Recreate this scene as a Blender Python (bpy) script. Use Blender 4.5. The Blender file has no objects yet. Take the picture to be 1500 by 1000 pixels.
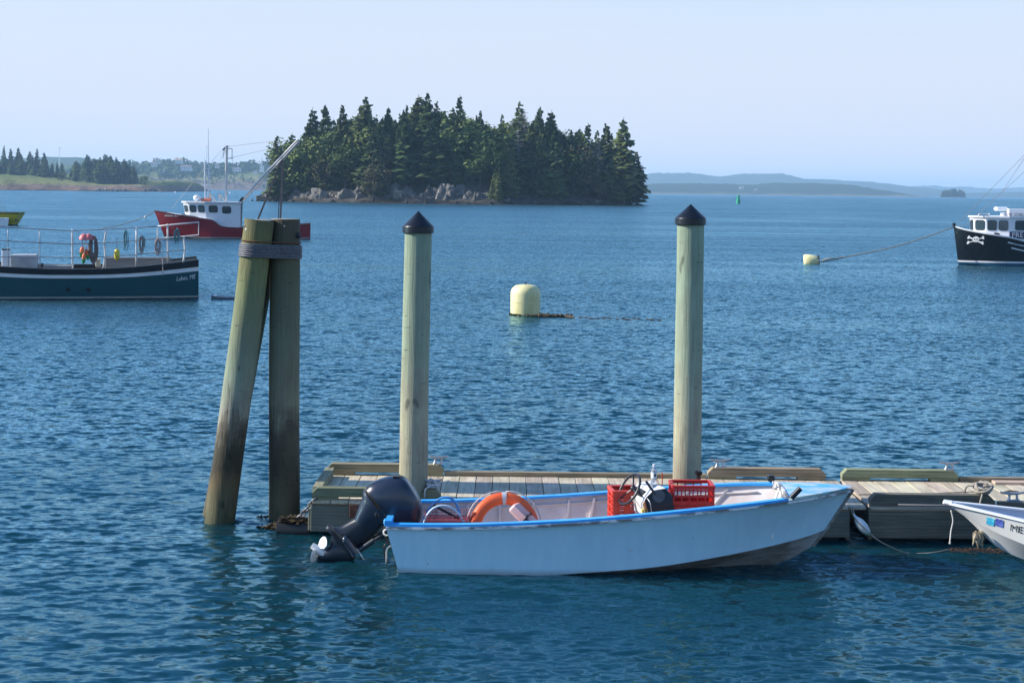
import bpy, bmesh, math, random
import numpy as np
from mathutils import Vector, Matrix, noise
from mathutils.bvhtree import BVHTree
R = math.radians
rng = random.Random(7)
scene = bpy.context.scene
COL = scene.collection

# ---------------------------------------------------------------- camera
F = 2200.0                    # focal length in photo pixels (1500 wide)
H = 4.5                       # eye height above the water
PX0, PY0 = 750.0, 279.3       # where the level view direction meets the picture
ROLL = R(0.65)
cr = Vector((math.cos(ROLL), 0, math.sin(ROLL)))
cu = Vector((-math.sin(ROLL), 0, math.cos(ROLL)))
cam_d = bpy.data.cameras.new('camera')
cam = bpy.data.objects.new('camera', cam_d)
COL.objects.link(cam)
cam_d.sensor_fit = 'HORIZONTAL'
cam_d.sensor_width = 36
cam_d.lens = 36 * F / 1500
cam_d.shift_y = -(500 - PY0) / 1500
cam_d.clip_start = 0.5
cam_d.clip_end = 40000
cam.matrix_world = Matrix(((cr.x, cu.x, 0, 0), (cr.y, cu.y, -1, 0), (cr.z, cu.z, 0, H), (0, 0, 0, 1)))
scene.camera = cam

# ---------------------------------------------------------------- light
SUN_EL, SUN_AZ = R(30), R(-88)         # azimuth clockwise from +Y: the sun stands to the left
world = bpy.data.worlds.new('World')
scene.world = world
world.use_nodes = True
wn = world.node_tree.nodes
sky_n = wn.new('ShaderNodeTexSky')
sky_n.sky_type = 'NISHITA'
sky_n.sun_disc = False
sky_n.sun_elevation = SUN_EL
sky_n.sun_rotation = SUN_AZ
sky_n.air_density = 1.4
sky_n.dust_density = 0.0
sky_n.ozone_density = 10.0
wn['Background'].inputs[1].default_value = 0.15
# a thin even veil of high cloud over the whole sky: the lower one looks, the more of it lies in the way
wl = world.node_tree.links
wtc = wn.new('ShaderNodeTexCoord'); wsp = wn.new('ShaderNodeSeparateXYZ'); wl.new(wtc.outputs['Generated'], wsp.inputs[0])
def wmath(op, a, b):
    q = wn.new('ShaderNodeMath'); q.operation = op
    for i_, x in enumerate((a, b)):
        if hasattr(x, 'links'): wl.new(x, q.inputs[i_])
        else: q.inputs[i_].default_value = x
    return q.outputs[0]
VEIL = 0.010
wnz = wn.new('ShaderNodeTexNoise'); wnz.inputs['Scale'].default_value = 1.6; wnz.inputs['Detail'].default_value = 4
wmp = wn.new('ShaderNodeMapping'); wmp.inputs['Scale'].default_value = (1, 1, 5); wl.new(wtc.outputs['Generated'], wmp.inputs[0]); wl.new(wmp.outputs[0], wnz.inputs['Vector'])
wth = wmath('MULTIPLY_ADD', wnz.outputs[0], -VEIL * 1.5)
wth.node.inputs[2].default_value = -VEIL * 0.25
wex = wmath('POWER', 2.71828, wmath('DIVIDE', wth, wmath('POWER', wmath('ADD', wmath('MAXIMUM', wsp.outputs['Z'], 0.0), 0.03), 2.6)))
wmx = wn.new('ShaderNodeMix'); wmx.data_type = 'RGBA'
wmx.inputs['A'].default_value = (0.51 / 0.15, 0.555 / 0.15, 0.645 / 0.15, 1)
wl.new(wex, wmx.inputs['Factor']); wl.new(sky_n.outputs[0], wmx.inputs['B']); wl.new(wmx.outputs['Result'], wn['Background'].inputs[0])
sun_d = bpy.data.lights.new('sun', 'SUN')
sun_d.energy = 4.9
sun_d.angle = R(0.5)
sun_d.color = (1.0, 0.93, 0.82)
sun = bpy.data.objects.new('sun', sun_d)
COL.objects.link(sun)
sv = Vector((math.sin(SUN_AZ) * math.cos(SUN_EL), math.cos(SUN_AZ) * math.cos(SUN_EL), math.sin(SUN_EL)))
sun.rotation_euler = sv.to_track_quat('Z', 'Y').to_euler()
sun.location = sv * 60

vs = scene.view_settings
vs.view_transform = 'Standard'
vs.look = 'None'
vs.gamma = 1
vs.exposure = 0.56
vs.use_curve_mapping = False
cy = scene.cycles
cy.max_bounces = 6
cy.diffuse_bounces = 2
cy.glossy_bounces = 3
cy.transmission_bounces = 4
cy.volume_bounces = 1
cy.transparent_max_bounces = 8
cy.sample_clamp_indirect = 6
cy.use_denoising = True
cy.caustics_reflective = False
cy.caustics_refractive = False

# ---------------------------------------------------------------- helpers
def ray(px, py):
    return Vector((0, 1, 0)) + cr * ((px - PX0) / F) + cu * ((PY0 - py) / F)
EYE = Vector((0, 0, H))
def P(px, py, Y):             # world point seen at a photo pixel, at distance Y
    d = ray(px, py)
    return EYE + d * (Y / d.y)
def PZ(px, py, z=0.0):        # world point seen at a photo pixel, on the level z
    d = ray(px, py)
    return EYE + d * ((z - H) / d.z)

MATS = {}                     # world matrix of every thing, for parts given in world coordinates
def fin(o, label, cat, group, kind):
    if label: o['label'] = label
    if cat: o['category'] = cat
    if group: o['group'] = group
    if kind: o['kind'] = kind
    return o
def thing(name, label, cat, loc=(0, 0, 0), rotz=0.0, group=None, pitch=0.0, rollx=0.0, kind=None):
    o = bpy.data.objects.new(name, None)
    COL.objects.link(o)
    o.empty_display_size = 0.2
    o.location = loc
    o.rotation_euler = (rollx, pitch, rotz)
    MATS[o.name] = Matrix.Translation(Vector(loc)) @ o.rotation_euler.to_matrix().to_4x4()
    return fin(o, label, cat, group, kind)

class MB:
    def __init__(s):
        s.v = []; s.f = []
    def add(s, vs_, fs_):
        n = len(s.v)
        s.v += [tuple(v) for v in vs_]
        s.f += [tuple(i + n for i in f) for f in fs_]
        return s
    def box(s, c, d, M=None, ch=0.0):
        hx, hy, hz = d[0] / 2, d[1] / 2, d[2] / 2
        M = M or Matrix.Identity(3)
        c = Vector(c)
        if ch <= 0:
            vs_ = [c + M @ Vector((x * hx, y * hy, z * hz)) for x in (-1, 1) for y in (-1, 1) for z in (-1, 1)]
            return s.add(vs_, [(0, 1, 3, 2), (4, 6, 7, 5), (0, 4, 5, 1), (2, 3, 7, 6), (0, 2, 6, 4), (1, 5, 7, 3)])
        vs_, idx = [], {}
        for x in (-1, 1):
            for y in (-1, 1):
                for z in (-1, 1):
                    for a in range(3):
                        q = [x * hx, y * hy, z * hz]
                        for b in range(3):
                            if b != a: q[b] -= (x, y, z)[b] * ch
                        idx[(x, y, z, a)] = len(vs_)
                        vs_.append(c + M @ Vector(q))
        fs_ = []
        for a in range(3):
            b, e = (a + 1) % 3, (a + 2) % 3
            for sg in (-1, 1):
                q = []
                for (u, w) in ((-1, -1), (1, -1), (1, 1), (-1, 1)):
                    k = [0, 0, 0]; k[a] = sg; k[b] = u; k[e] = w
                    q.append(idx[(k[0], k[1], k[2], a)])
                fs_.append(q if sg > 0 else q[::-1])
            for u in (-1, 1):
                for w in (-1, 1):
                    k0 = [0, 0, 0]; k1 = [0, 0, 0]
                    k0[b] = k1[b] = u; k0[e] = k1[e] = w; k0[a] = -1; k1[a] = 1
                    q = [idx[(*k0, b)], idx[(*k1, b)], idx[(*k1, e)], idx[(*k0, e)]]
                    fs_.append(q if u * w > 0 else q[::-1])
        for x in (-1, 1):
            for y in (-1, 1):
                for z in (-1, 1):
                    q = [idx[(x, y, z, a)] for a in range(3)]
                    fs_.append(q if x * y * z > 0 else q[::-1])
        return s.add(vs_, fs_)
    def bar(s, a, b, w, h, up=(0, 0, 1), ch=0.0):
        a, b = Vector(a), Vector(b)
        d = b - a; L = d.length; x = d / L
        y = Vector(up).cross(x).normalized(); z = x.cross(y)
        return s.box((a + b) / 2, (L, w, h), Matrix((x, y, z)).transposed(), ch)
    def rings(s, rings, closed=True, cap=True):
        n = len(rings[0]); vs_ = [v for r_ in rings for v in r_]; fs_ = []
        m = n if closed else n - 1
        for i in range(len(rings) - 1):
            for j in range(m):
                k = (j + 1) % n
                fs_.append((i * n + j, i * n + k, (i + 1) * n + k, (i + 1) * n + j))
        if cap:
            fs_.append(tuple(range(n))[::-1]); fs_.append(tuple((len(rings) - 1) * n + j for j in range(n)))
        return s.add(vs_, fs_)
    def tube(s, pts, r, n=8, cap=True, loop=False):
        pts = [Vector(p) for p in pts]; L = len(pts)
        rr = r if isinstance(r, (list, tuple)) else [r] * L
        rs = []; prev = None
        for i in range(L):
            t = (pts[(i + 1) % L] - pts[i - 1]) if loop else (pts[min(i + 1, L - 1)] - pts[max(i - 1, 0)])
            t.normalize()
            if prev is None:
                u = t.cross(Vector((0, 0, 1)))
                if u.length < 1e-3: u = t.cross(Vector((1, 0, 0)))
            else:
                u = prev - t * prev.dot(t)
            u.normalize(); prev = u; w = t.cross(u)
            rs.append([pts[i] + (u * math.cos(2 * math.pi * k / n) + w * math.sin(2 * math.pi * k / n)) * rr[i] for k in range(n)])
        if loop: rs.append(rs[0])
        return s.rings(rs, True, cap and not loop)
    def lathe(s, prof, n=20, c=(0, 0, 0), M=None, cap=True):
        c = Vector(c); M = M or Matrix.Identity(3)
        rs = [[c + M @ Vector((r_ * math.cos(2 * math.pi * k / n), r_ * math.sin(2 * math.pi * k / n), z)) for k in range(n)] for r_, z in prof]
        return s.rings(rs, True, cap)
    def ball(s, c, r, n=12, sc=(1, 1, 1)):
        m = max(4, n // 2)
        return s.lathe([(max(1e-4, r * math.sin(math.pi * i / m)), -r * math.cos(math.pi * i / m)) for i in range(m + 1)], n, c, Matrix.Diagonal(Vector(sc)))
    def prism(s, poly, a, b, M=None):      # polygon of 3-D points swept by the vector a -> b
        a, b = Vector(a), Vector(b)
        return s.rings([[Vector(p) + a for p in poly], [Vector(p) + b for p in poly]])
    def build(s, name, mat, parent=None, local=False, smooth=0, kind=None, label=None, cat=None, group=None, origin=None, fixn=True):
        me = bpy.data.meshes.new(name)
        vs_ = s.v
        o = bpy.data.objects.new(name, me)
        COL.objects.link(o)
        if parent is not None:
            o.parent = parent
            MATS[o.name] = MATS[parent.name]
            if not local:
                inv = MATS[parent.name].inverted()
                vs_ = [tuple(inv @ Vector(v)) for v in vs_]
        else:
            a = np.array(vs_)
            if origin is None: origin = (*((a.min(0) + a.max(0)) / 2)[:2], a[:, 2].min())
            o.location = origin
            MATS[o.name] = Matrix.Translation(Vector(origin))
            vs_ = [tuple(v) for v in (a - np.array(origin))]
        me.from_pydata(vs_, [], s.f)
        if fixn:
            bm = bmesh.new(); bm.from_mesh(me)
            bmesh.ops.recalc_face_normals(bm, faces=bm.faces)
            bm.to_mesh(me); bm.free()
        if smooth:
            me.shade_smooth()
            if smooth < 180: me.set_sharp_from_angle(angle=R(smooth))
        if mat: me.materials.append(mat)
        return fin(o, label, cat, group, kind)

def copy_tree(root, loc=None, rotz=None, scale=None, label=None, group=None):
    r_ = root.copy(); COL.objects.link(r_)
    if loc is not None: r_.location = loc
    if rotz is not None: r_.rotation_euler = (0, 0, rotz)
    if scale is not None: r_.scale = scale if hasattr(scale, '__len__') else (scale,) * 3
    if label: r_['label'] = label
    if group: r_['group'] = group
    for ch in root.children:
        c_ = ch.copy(); COL.objects.link(c_); c_.parent = r_
        for g in ch.children:
            d_ = g.copy(); COL.objects.link(d_); d_.parent = c_
    return r_

def sag(a, b, drop, n=14):
    a, b = Vector(a), Vector(b)
    return [a.lerp(b, t / n) - Vector((0, 0, drop * 4 * (t / n) * (1 - t / n))) for t in range(n + 1)]
def smooth_pts(pts, k=6):
    pts = [Vector(p) for p in pts]; out = []
    for i in range(len(pts) - 1):
        p0, p1, p2, p3 = pts[max(i - 1, 0)], pts[i], pts[i + 1], pts[min(i + 2, len(pts) - 1)]
        for j in range(k):
            t = j / k
            out.append(0.5 * ((2 * p1) + (p2 - p0) * t + (2 * p0 - 5 * p1 + 4 * p2 - p3) * t * t + (3 * p1 - p0 - 3 * p2 + p3) * t ** 3))
    return out + [pts[-1]]
def text_mb(txt, size, shear=0.0, res=3):
    cu_ = bpy.data.curves.new('text', 'FONT'); cu_.body = txt; cu_.size = size; cu_.shear = shear; cu_.resolution_u = res
    o = bpy.data.objects.new('text', cu_); COL.objects.link(o)
    dg = bpy.context.evaluated_depsgraph_get()
    me = bpy.data.meshes.new_from_object(o.evaluated_get(dg))
    vs_ = [tuple(v.co) for v in me.vertices]; fs_ = [tuple(p.vertices) for p in me.polygons]
    bpy.data.objects.remove(o); bpy.data.curves.remove(cu_); bpy.data.meshes.remove(me)
    m = MB(); m.add(vs_, fs_); return m
def move(mb, f):
    mb.v = [tuple(f(Vector(v))) for v in mb.v]; return mb

# ---------------------------------------------------------------- materials
def nt(name):
    m = bpy.data.materials.new(name); m.use_nodes = True
    n = m.node_tree.nodes; l = m.node_tree.links
    return m, n, l, n['Principled BSDF']
def coords(n, l, st, sc, world=False, rnd=True):
    if world:
        src = n.new('ShaderNodeNewGeometry').outputs['Position']
    else:
        src = n.new('ShaderNodeTexCoord').outputs['Object']
        if rnd:
            oi = n.new('ShaderNodeObjectInfo')
            mu = n.new('ShaderNodeMath'); mu.operation = 'MULTIPLY'; mu.inputs[1].default_value = 61.7
            l.new(oi.outputs['Random'], mu.inputs[0])
            ad = n.new('ShaderNodeVectorMath'); ad.operation = 'ADD'
            l.new(src, ad.inputs[0]); l.new(mu.outputs[0], ad.inputs[1]); src = ad.outputs[0]
    mp = n.new('ShaderNodeMapping'); mp.inputs['Scale'].default_value = [a * sc for a in st]
    l.new(src, mp.inputs[0]); return mp.outputs[0]
def noise_tex(n, l, vec, scale=1, detail=5, rough=0.6):
    t = n.new('ShaderNodeTexNoise'); t.inputs['Scale'].default_value = scale
    t.inputs['Detail'].default_value = detail; t.inputs['Roughness'].default_value = rough
    l.new(vec, t.inputs['Vector']); return t
def ramp(n, l, fac, stops, interp='LINEAR'):
    r_ = n.new('ShaderNodeValToRGB'); r_.color_ramp.interpolation = interp
    el = r_.color_ramp.elements
    while len(el) > 1: el.remove(el[-1])
    el[0].position = stops[0][0]; el[0].color = (*stops[0][1], 1)
    for p, c in stops[1:]:
        e = el.new(p); e.color = (*c, 1)
    l.new(fac, r_.inputs[0]); return r_
def bump(n, l, b, h, strength, dist):
    bp = n.new('ShaderNodeBump'); bp.inputs['Strength'].default_value = strength; bp.inputs['Distance'].default_value = dist
    l.new(h, bp.inputs['Height']); l.new(bp.outputs[0], b.inputs['Normal'])
def mat(name, col, rough=0.55, metal=0.0, var=0.18, sc=4.0, st=(1, 1, 1), con=0.3, col2=None, rnd=0.1, bmp=0.0, bd=0.01, coat=0.0, spec=0.5):
    m, n, l, b = nt(name)
    v = coords(n, l, st, sc)
    t = noise_tex(n, l, v)
    c2 = col2 or tuple(min(1, c * (1 + var)) for c in col)
    c1 = tuple(c * (1 - var) for c in col) if not col2 else col
    r_ = ramp(n, l, t.outputs[0], [(0.5 - con / 2, c1), (0.5 + con / 2, c2)])
    out = r_.outputs[0]
    if rnd:
        oi = n.new('ShaderNodeObjectInfo'); hs = n.new('ShaderNodeHueSaturation')
        mr = n.new('ShaderNodeMapRange'); mr.inputs[3].default_value = 1 - rnd; mr.inputs[4].default_value = 1 + rnd
        l.new(oi.outputs['Random'], mr.inputs[0]); l.new(mr.outputs[0], hs.inputs['Value']); l.new(out, hs.inputs['Color']); out = hs.outputs[0]
    l.new(out, b.inputs['Base Color'])
    b.inputs['Roughness'].default_value = rough; b.inputs['Metallic'].default_value = metal
    b.inputs['Specular IOR Level'].default_value = spec; b.inputs['Coat Weight'].default_value = coat
    b.inputs['Coat Roughness'].default_value = 0.08
    if bmp: bump(n, l, b, t.outputs[0], bmp, bd)
    return m
def zbands(name, stops, rough=0.4, z0=0.0, z1=1.0, wob=0.0, coat=0.0, dirt=0.12):
    """paint in bands by height above the object's own base (flat paint, no shading)"""
    m, n, l, b = nt(name)
    tc = n.new('ShaderNodeTexCoord'); sp = n.new('ShaderNodeSeparateXYZ'); l.new(tc.outputs['Object'], sp.inputs[0])
    t = noise_tex(n, l, coords(n, l, (1, 1, 3), 1.3, rnd=False))
    wb = n.new('ShaderNodeMath'); wb.operation = 'MULTIPLY_ADD'; wb.inputs[1].default_value = wob; l.new(t.outputs[0], wb.inputs[0]); l.new(sp.outputs['Z'], wb.inputs[2])
    mr = n.new('ShaderNodeMapRange'); mr.inputs[1].default_value = z0 + wob / 2; mr.inputs[2].default_value = z1 + wob / 2
    l.new(wb.outputs[0], mr.inputs[0])
    r_ = ramp(n, l, mr.outputs[0], [((z - z0) / (z1 - z0), c) for z, c in stops], 'CONSTANT')
    hs = n.new('ShaderNodeHueSaturation'); m2 = n.new('ShaderNodeMapRange')
    m2.inputs[1].default_value = 0.3; m2.inputs[2].default_value = 0.7; m2.inputs[3].default_value = 1 - dirt; m2.inputs[4].default_value = 1 + dirt
    l.new(t.outputs[0], m2.inputs[0]); l.new(m2.outputs[0], hs.inputs['Value']); l.new(r_.outputs[0], hs.inputs['Color'])
    l.new(hs.outputs[0], b.inputs['Base Color'])
    b.inputs['Roughness'].default_value = rough; b.inputs['Coat Weight'].default_value = coat
    return m

WHITE = mat('white_paint', (0.78, 0.78, 0.76), 0.4, var=0.06, sc=2)
def wood(name, c1, c2, axis, rnd=0.16, bmp=0.35, dk=0.55):
    """sawn boards: stretched grain, darker lines, knots, per-board tone"""
    m, n, l, b = nt(name)
    st = [16, 16, 16]; st[axis] = 1.1
    v = coords(n, l, st, 1.6)
    t = noise_tex(n, l, v, 1.0, 6, 0.65)
    st2 = [3.0, 3.0, 3.0]; st2[axis] = 0.35
    w = n.new('ShaderNodeTexWave'); w.wave_type = 'RINGS'; w.inputs['Scale'].default_value = 3.2
    w.inputs['Distortion'].default_value = 5; w.inputs['Detail'].default_value = 2; w.inputs['Detail Scale'].default_value = 0.8
    l.new(coords(n, l, st2, 1.0), w.inputs['Vector'])
    ad = n.new('ShaderNodeMath'); ad.operation = 'MULTIPLY_ADD'; ad.inputs[1].default_value = 0.14
    l.new(w.outputs['Fac'], ad.inputs[0]); l.new(t.outputs[0], ad.inputs[2])
    r_ = ramp(n, l, ad.outputs[0], [(0.3, tuple(c * dk for c in c1)), (0.44, c1), (0.74, c2)])
    big = noise_tex(n, l, coords(n, l, (1, 1, 1), 1.7), 1, 4)
    oi = n.new('ShaderNodeObjectInfo'); mr = n.new('ShaderNodeMapRange'); mr.inputs[3].default_value = 1 - rnd; mr.inputs[4].default_value = 1 + rnd
    l.new(oi.outputs['Random'], mr.inputs[0])
    m3 = n.new('ShaderNodeMapRange'); m3.inputs[1].default_value = 0.3; m3.inputs[2].default_value = 0.7; m3.inputs[3].default_value = 0.78; m3.inputs[4].default_value = 1.15
    l.new(big.outputs[0], m3.inputs[0])
    mu = n.new('ShaderNodeMath'); mu.operation = 'MULTIPLY'; l.new(mr.outputs[0], mu.inputs[0]); l.new(m3.outputs[0], mu.inputs[1])
    hs = n.new('ShaderNodeHueSaturation'); l.new(mu.outputs[0], hs.inputs['Value']); l.new(r_.outputs[0], hs.inputs['Color'])
    h2 = n.new('ShaderNodeMapRange'); h2.inputs[3].default_value = 0.485; h2.inputs[4].default_value = 0.53
    rr = n.new('ShaderNodeMath'); rr.operation = 'FRACT'; r7 = n.new('ShaderNodeMath'); r7.operation = 'MULTIPLY'; r7.inputs[1].default_value = 7.31
    l.new(oi.outputs['Random'], r7.inputs[0]); l.new(r7.outputs[0], rr.inputs[0]); l.new(rr.outputs[0], h2.inputs[0]); l.new(h2.outputs[0], hs.inputs['Hue'])
    l.new(hs.outputs[0], b.inputs['Base Color']); b.inputs['Roughness'].default_value = 0.8
    bump(n, l, b, ad.outputs[0], bmp, 0.006)
    return m
# ================================================================ THE SETTING
# ---------------------------------------------------------------- water
def make_water():
    r0, r1, r2 = 3.0, 240.0, 12500.0
    rad = [r0]
    while rad[-1] < r1: rad.append(rad[-1] + (0.08 if rad[-1] < 9.5 else 0.0021 * rad[-1]))
    while rad[-1] < r2: rad.append(rad[-1] * 1.03)
    rad = np.array(rad)
    fine = np.arange(-22.5, 22.51, 0.122)
    coarse = np.concatenate([np.linspace(-180, -22.5, 22)[:-1], fine, np.linspace(22.5, 180, 22)[1:-1]])
    th = np.radians(coarse)
    RR, TT = np.meshgrid(rad, th, indexing='ij')
    X, Y = RR * np.sin(TT), RR * np.cos(TT)
    dr = np.gradient(rad)[:, None] * np.ones_like(TT)
    dth = np.abs(np.gradient(th)); dth[np.abs(coarse) > 22.45] = 0.2
    cell = np.maximum(dr, RR * dth[None, :])
    g = np.random.default_rng(11)
    N = 190
    lam = np.exp(g.uniform(np.log(0.08), np.log(0.85), N))
    wt = np.exp(-0.5 * ((np.log(lam) - np.log(0.2)) / 0.55) ** 2)
    ang = g.normal(-0.15, 0.5, N) + np.where(g.random(N) < 0.2, np.pi, 0)
    ph = g.uniform(0, 2 * np.pi, N)
    slope = wt * g.uniform(0.6, 1.4, N)
    slope *= 0.116 * np.sqrt(2) / np.sqrt((slope ** 2).sum())
    # gusts: the ripple strength wanders over the harbour
    gust = np.zeros_like(X)
    for k in range(14):
        L = np.exp(g.uniform(np.log(7), np.log(120))); a = g.uniform(0, 2 * np.pi)
        gust += np.sin(2 * np.pi / L * (X * np.cos(a) * 0.45 + Y * np.sin(a)) + g.uniform(0, 6.28))
    gust = 1 + 0.06 * gust
    Z = np.zeros_like(X); got = np.zeros_like(X); DX = np.zeros_like(X); DY = np.zeros_like(X)
    for i in range(N):
        k = 2 * np.pi / lam[i]
        f = np.clip((lam[i] / cell - 2.6) / 3.0, 0, 1); f = f * f * (3 - 2 * f)
        ok = f[:, len(th) // 2].nonzero()[0]
        if len(ok) == 0: continue
        e = ok.max() + 1
        kx, ky = math.sin(ang[i]), math.cos(ang[i])
        p = k * (X[:e] * kx + Y[:e] * ky) + ph[i]
        A = slope[i] / k * f[:e]
        Z[:e] += A * np.sin(p)
        DX[:e] += 0.15 * A * kx * np.cos(p); DY[:e] += 0.15 * A * ky * np.cos(p)
        got[:e] += (slope[i] * f[:e]) ** 2 / 2
    Z *= gust; X += DX * gust; Y += DY * gust
    rest = np.sqrt(np.clip(0.165 ** 2 - got * 2.0, 0, None)) * gust
    nr, nc = X.shape
    v = np.stack([X.ravel(), Y.ravel(), Z.ravel()], 1)
    ii = np.arange(nr - 1)[:, None] * nc; jj = np.arange(nc)[None, :]; j2 = (jj + 1) % nc
    q = np.stack([ii + jj, ii + nc + jj, ii + nc + j2, ii + j2], -1).reshape(-1, 4)
    me = bpy.data.meshes.new('water')
    me.vertices.add(len(v)); me.vertices.foreach_set('co', v.astype(np.float32).ravel())
    me.loops.add(q.size); me.loops.foreach_set('vertex_index', q.astype(np.int32).ravel())
    me.polygons.add(len(q)); me.polygons.foreach_set('loop_start', np.arange(0, q.size, 4, dtype=np.int32))
    me.update(calc_edges=True)
    at = me.attributes.new('chop', 'FLOAT', 'POINT'); at.data.foreach_set('value', rest.astype(np.float32).ravel())
    me.shade_smooth()
    if me.polygons[0].normal.z < 0: me.flip_normals()
    o = bpy.data.objects.new('water', me); COL.objects.link(o); o['kind'] = 'structure'
    m, n, l, b = nt('sea_water')
    b.inputs['Base Color'].default_value = (0.002, 0.031, 0.043, 1)
    b.inputs['Roughness'].default_value = 0.04; b.inputs['IOR'].default_value = 1.38
    b.inputs['Specular IOR Level'].default_value = 0.5
    b.subsurface_method = 'BURLEY'; b.inputs['Subsurface Weight'].default_value = 0.85; b.inputs['Subsurface Radius'].default_value = (0.3, 0.9, 1.0); b.inputs['Subsurface Scale'].default_value = 0.8
    pos = n.new('ShaderNodeNewGeometry')
    an = n.new('ShaderNodeAttribute'); an.attribute_name = 'chop'
    tot = None
    for sx, sy, w in ((9.0, 15.0, 0.5), (4.2, 7.5, 0.85), (1.8, 3.6, 0.6)):
        mp = n.new('ShaderNodeMapping'); mp.inputs['Scale'].default_value = (sx, sy, 1); mp.inputs['Rotation'].default_value = (0, 0, 0.1 * sx)
        l.new(pos.outputs['Position'], mp.inputs[0])
        t = noise_tex(n, l, mp.outputs[0], 1, 1.5, 0.5)
        sb = n.new('ShaderNodeVectorMath'); sb.operation = 'SUBTRACT'; sb.inputs[1].default_value = (0.5, 0.5, 0.5); l.new(t.outputs['Color'], sb.inputs[0])
        sc_ = n.new('ShaderNodeVectorMath'); sc_.operation = 'MULTIPLY'; sc_.inputs[1].default_value = (w * 0.8, w * 1.25, 0); l.new(sb.outputs[0], sc_.inputs[0])
        if tot is None: tot = sc_.outputs[0]
        else:
            a = n.new('ShaderNodeVectorMath'); a.operation = 'ADD'; l.new(tot, a.inputs[0]); l.new(sc_.outputs[0], a.inputs[1]); tot = a.outputs[0]
    k = n.new('ShaderNodeMath'); k.operation = 'MULTIPLY_ADD'; k.inputs[1].default_value = 10.0; k.inputs[2].default_value = 0.14; l.new(an.outputs['Fac'], k.inputs[0])
    s_ = n.new('ShaderNodeVectorMath'); s_.operation = 'SCALE'; l.new(tot, s_.inputs[0]); l.new(k.outputs[0], s_.inputs['Scale'])
    a = n.new('ShaderNodeVectorMath'); a.operation = 'ADD'; l.new(pos.outputs['Normal'], a.inputs[0]); l.new(s_.outputs[0], a.inputs[1])
    nm = n.new('ShaderNodeVectorMath'); nm.operation = 'NORMALIZE'; l.new(a.outputs[0], nm.inputs[0]); l.new(nm.outputs[0], b.inputs['Normal'])
    ro = n.new('ShaderNodeMapRange'); ro.inputs[2].default_value = 0.17; ro.inputs[3].default_value = 0.05; ro.inputs[4].default_value = 0.27
    l.new(an.outputs['Fac'], ro.inputs[0]); l.new(ro.outputs[0], b.inputs['Roughness'])
    # skylight off the ripples (made bluer by a tint put into the gloss colour) over the upwelling sea colour
    b.inputs['Specular IOR Level'].default_value = 0.0
    gl_ = n.new('ShaderNodeBsdfGlossy'); gl_.inputs['Color'].default_value = (0.56, 0.885, 1.0, 1); l.new(ro.outputs[0], gl_.inputs['Roughness']); l.new(nm.outputs[0], gl_.inputs['Normal'])
    fr = n.new('ShaderNodeFresnel'); fr.inputs['IOR'].default_value = 1.55; l.new(nm.outputs[0], fr.inputs['Normal'])
    mx = n.new('ShaderNodeMixShader'); l.new(fr.outputs[0], mx.inputs[0]); l.new(b.outputs[0], mx.inputs[1]); l.new(gl_.outputs[0], mx.inputs[2]); l.new(mx.outputs[0], n['Material Output'].inputs['Surface'])
    me.materials.append(m)
    return o
make_water()

# ---------------------------------------------------------------- haze
hm = bpy.data.materials.new('sea_haze'); hm.use_nodes = True
hn = hm.node_tree.nodes; hn.remove(hn['Principled BSDF'])
pv = hn.new('ShaderNodeVolumePrincipled')
pv.inputs['Color'].default_value = (0.5, 0.75, 1.0, 1); pv.inputs['Density'].default_value = 1.15e-4; pv.inputs['Anisotropy'].default_value = 0.1
hm.node_tree.links.new(pv.outputs[0], hn['Material Output'].inputs['Volume'])
MB().box((0, 0, 61.5), (25600, 25600, 128)).build('haze', hm, kind='stuff', origin=(0, 0, 0), label='pale blue sea haze over the whole bay', cat='haze')

# ---------------------------------------------------------------- land
def land_mat(name, low, stops, sc=0.06, rough=0.95, zr=(0, 30), bmp=0.6, bd=1.0, mixn=0.35):
    """ground coloured by height (weed, rock, grass) with ragged borders"""
    m, n, l, b = nt(name)
    g = n.new('ShaderNodeNewGeometry'); sp = n.new('ShaderNodeSeparateXYZ'); l.new(g.outputs['Position'], sp.inputs[0])
    t = noise_tex(n, l, coords(n, l, (1, 1, 1.6), sc, world=True), 1, 6, 0.65)
    t2 = noise_tex(n, l, coords(n, l, (1, 1, 1), sc * 6, world=True), 1, 5, 0.7)
    mr = n.new('ShaderNodeMapRange'); mr.inputs[1].default_value = zr[0]; mr.inputs[2].default_value = zr[1]; l.new(sp.outputs['Z'], mr.inputs[0])
    ad = n.new('ShaderNodeMath'); ad.operation = 'MULTIPLY_ADD'; ad.inputs[1].default_value = mixn; l.new(t.outputs[0], ad.inputs[0]); l.new(mr.outputs[0], ad.inputs[2])
    r_ = ramp(n, l, ad.outputs[0], [(0.0, low)] + stops)
    hs = n.new('ShaderNodeHueSaturation'); m2 = n.new('ShaderNodeMapRange'); m2.inputs[1].default_value = 0.25; m2.inputs[2].default_value = 0.75; m2.inputs[3].default_value = 0.45; m2.inputs[4].default_value = 1.55
    l.new(t2.outputs[0], m2.inputs[0]); l.new(m2.outputs[0], hs.inputs['Value']); l.new(r_.outputs[0], hs.inputs['Color'])
    l.new(hs.outputs[0], b.inputs['Base Color']); b.inputs['Roughness'].default_value = rough; b.inputs['Specular IOR Level'].default_value = 0.1
    bump(n, l, b, t2.outputs[0], bmp, bd)
    return m
def terrain(name, xs, ys, zf, m, kind='structure'):
    mb = MB(); nx, ny = len(xs), len(ys)
    mb.v = [(x, y, zf(x, y)) for y in ys for x in xs]
    mb.f = [(j * nx + i, j * nx + i + 1, (j + 1) * nx + i + 1, (j + 1) * nx + i) for j in range(ny - 1) for i in range(nx - 1)]
    return mb.build(name, m, kind=kind, smooth=180, fixn=False, origin=(0, 0, 0))
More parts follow.
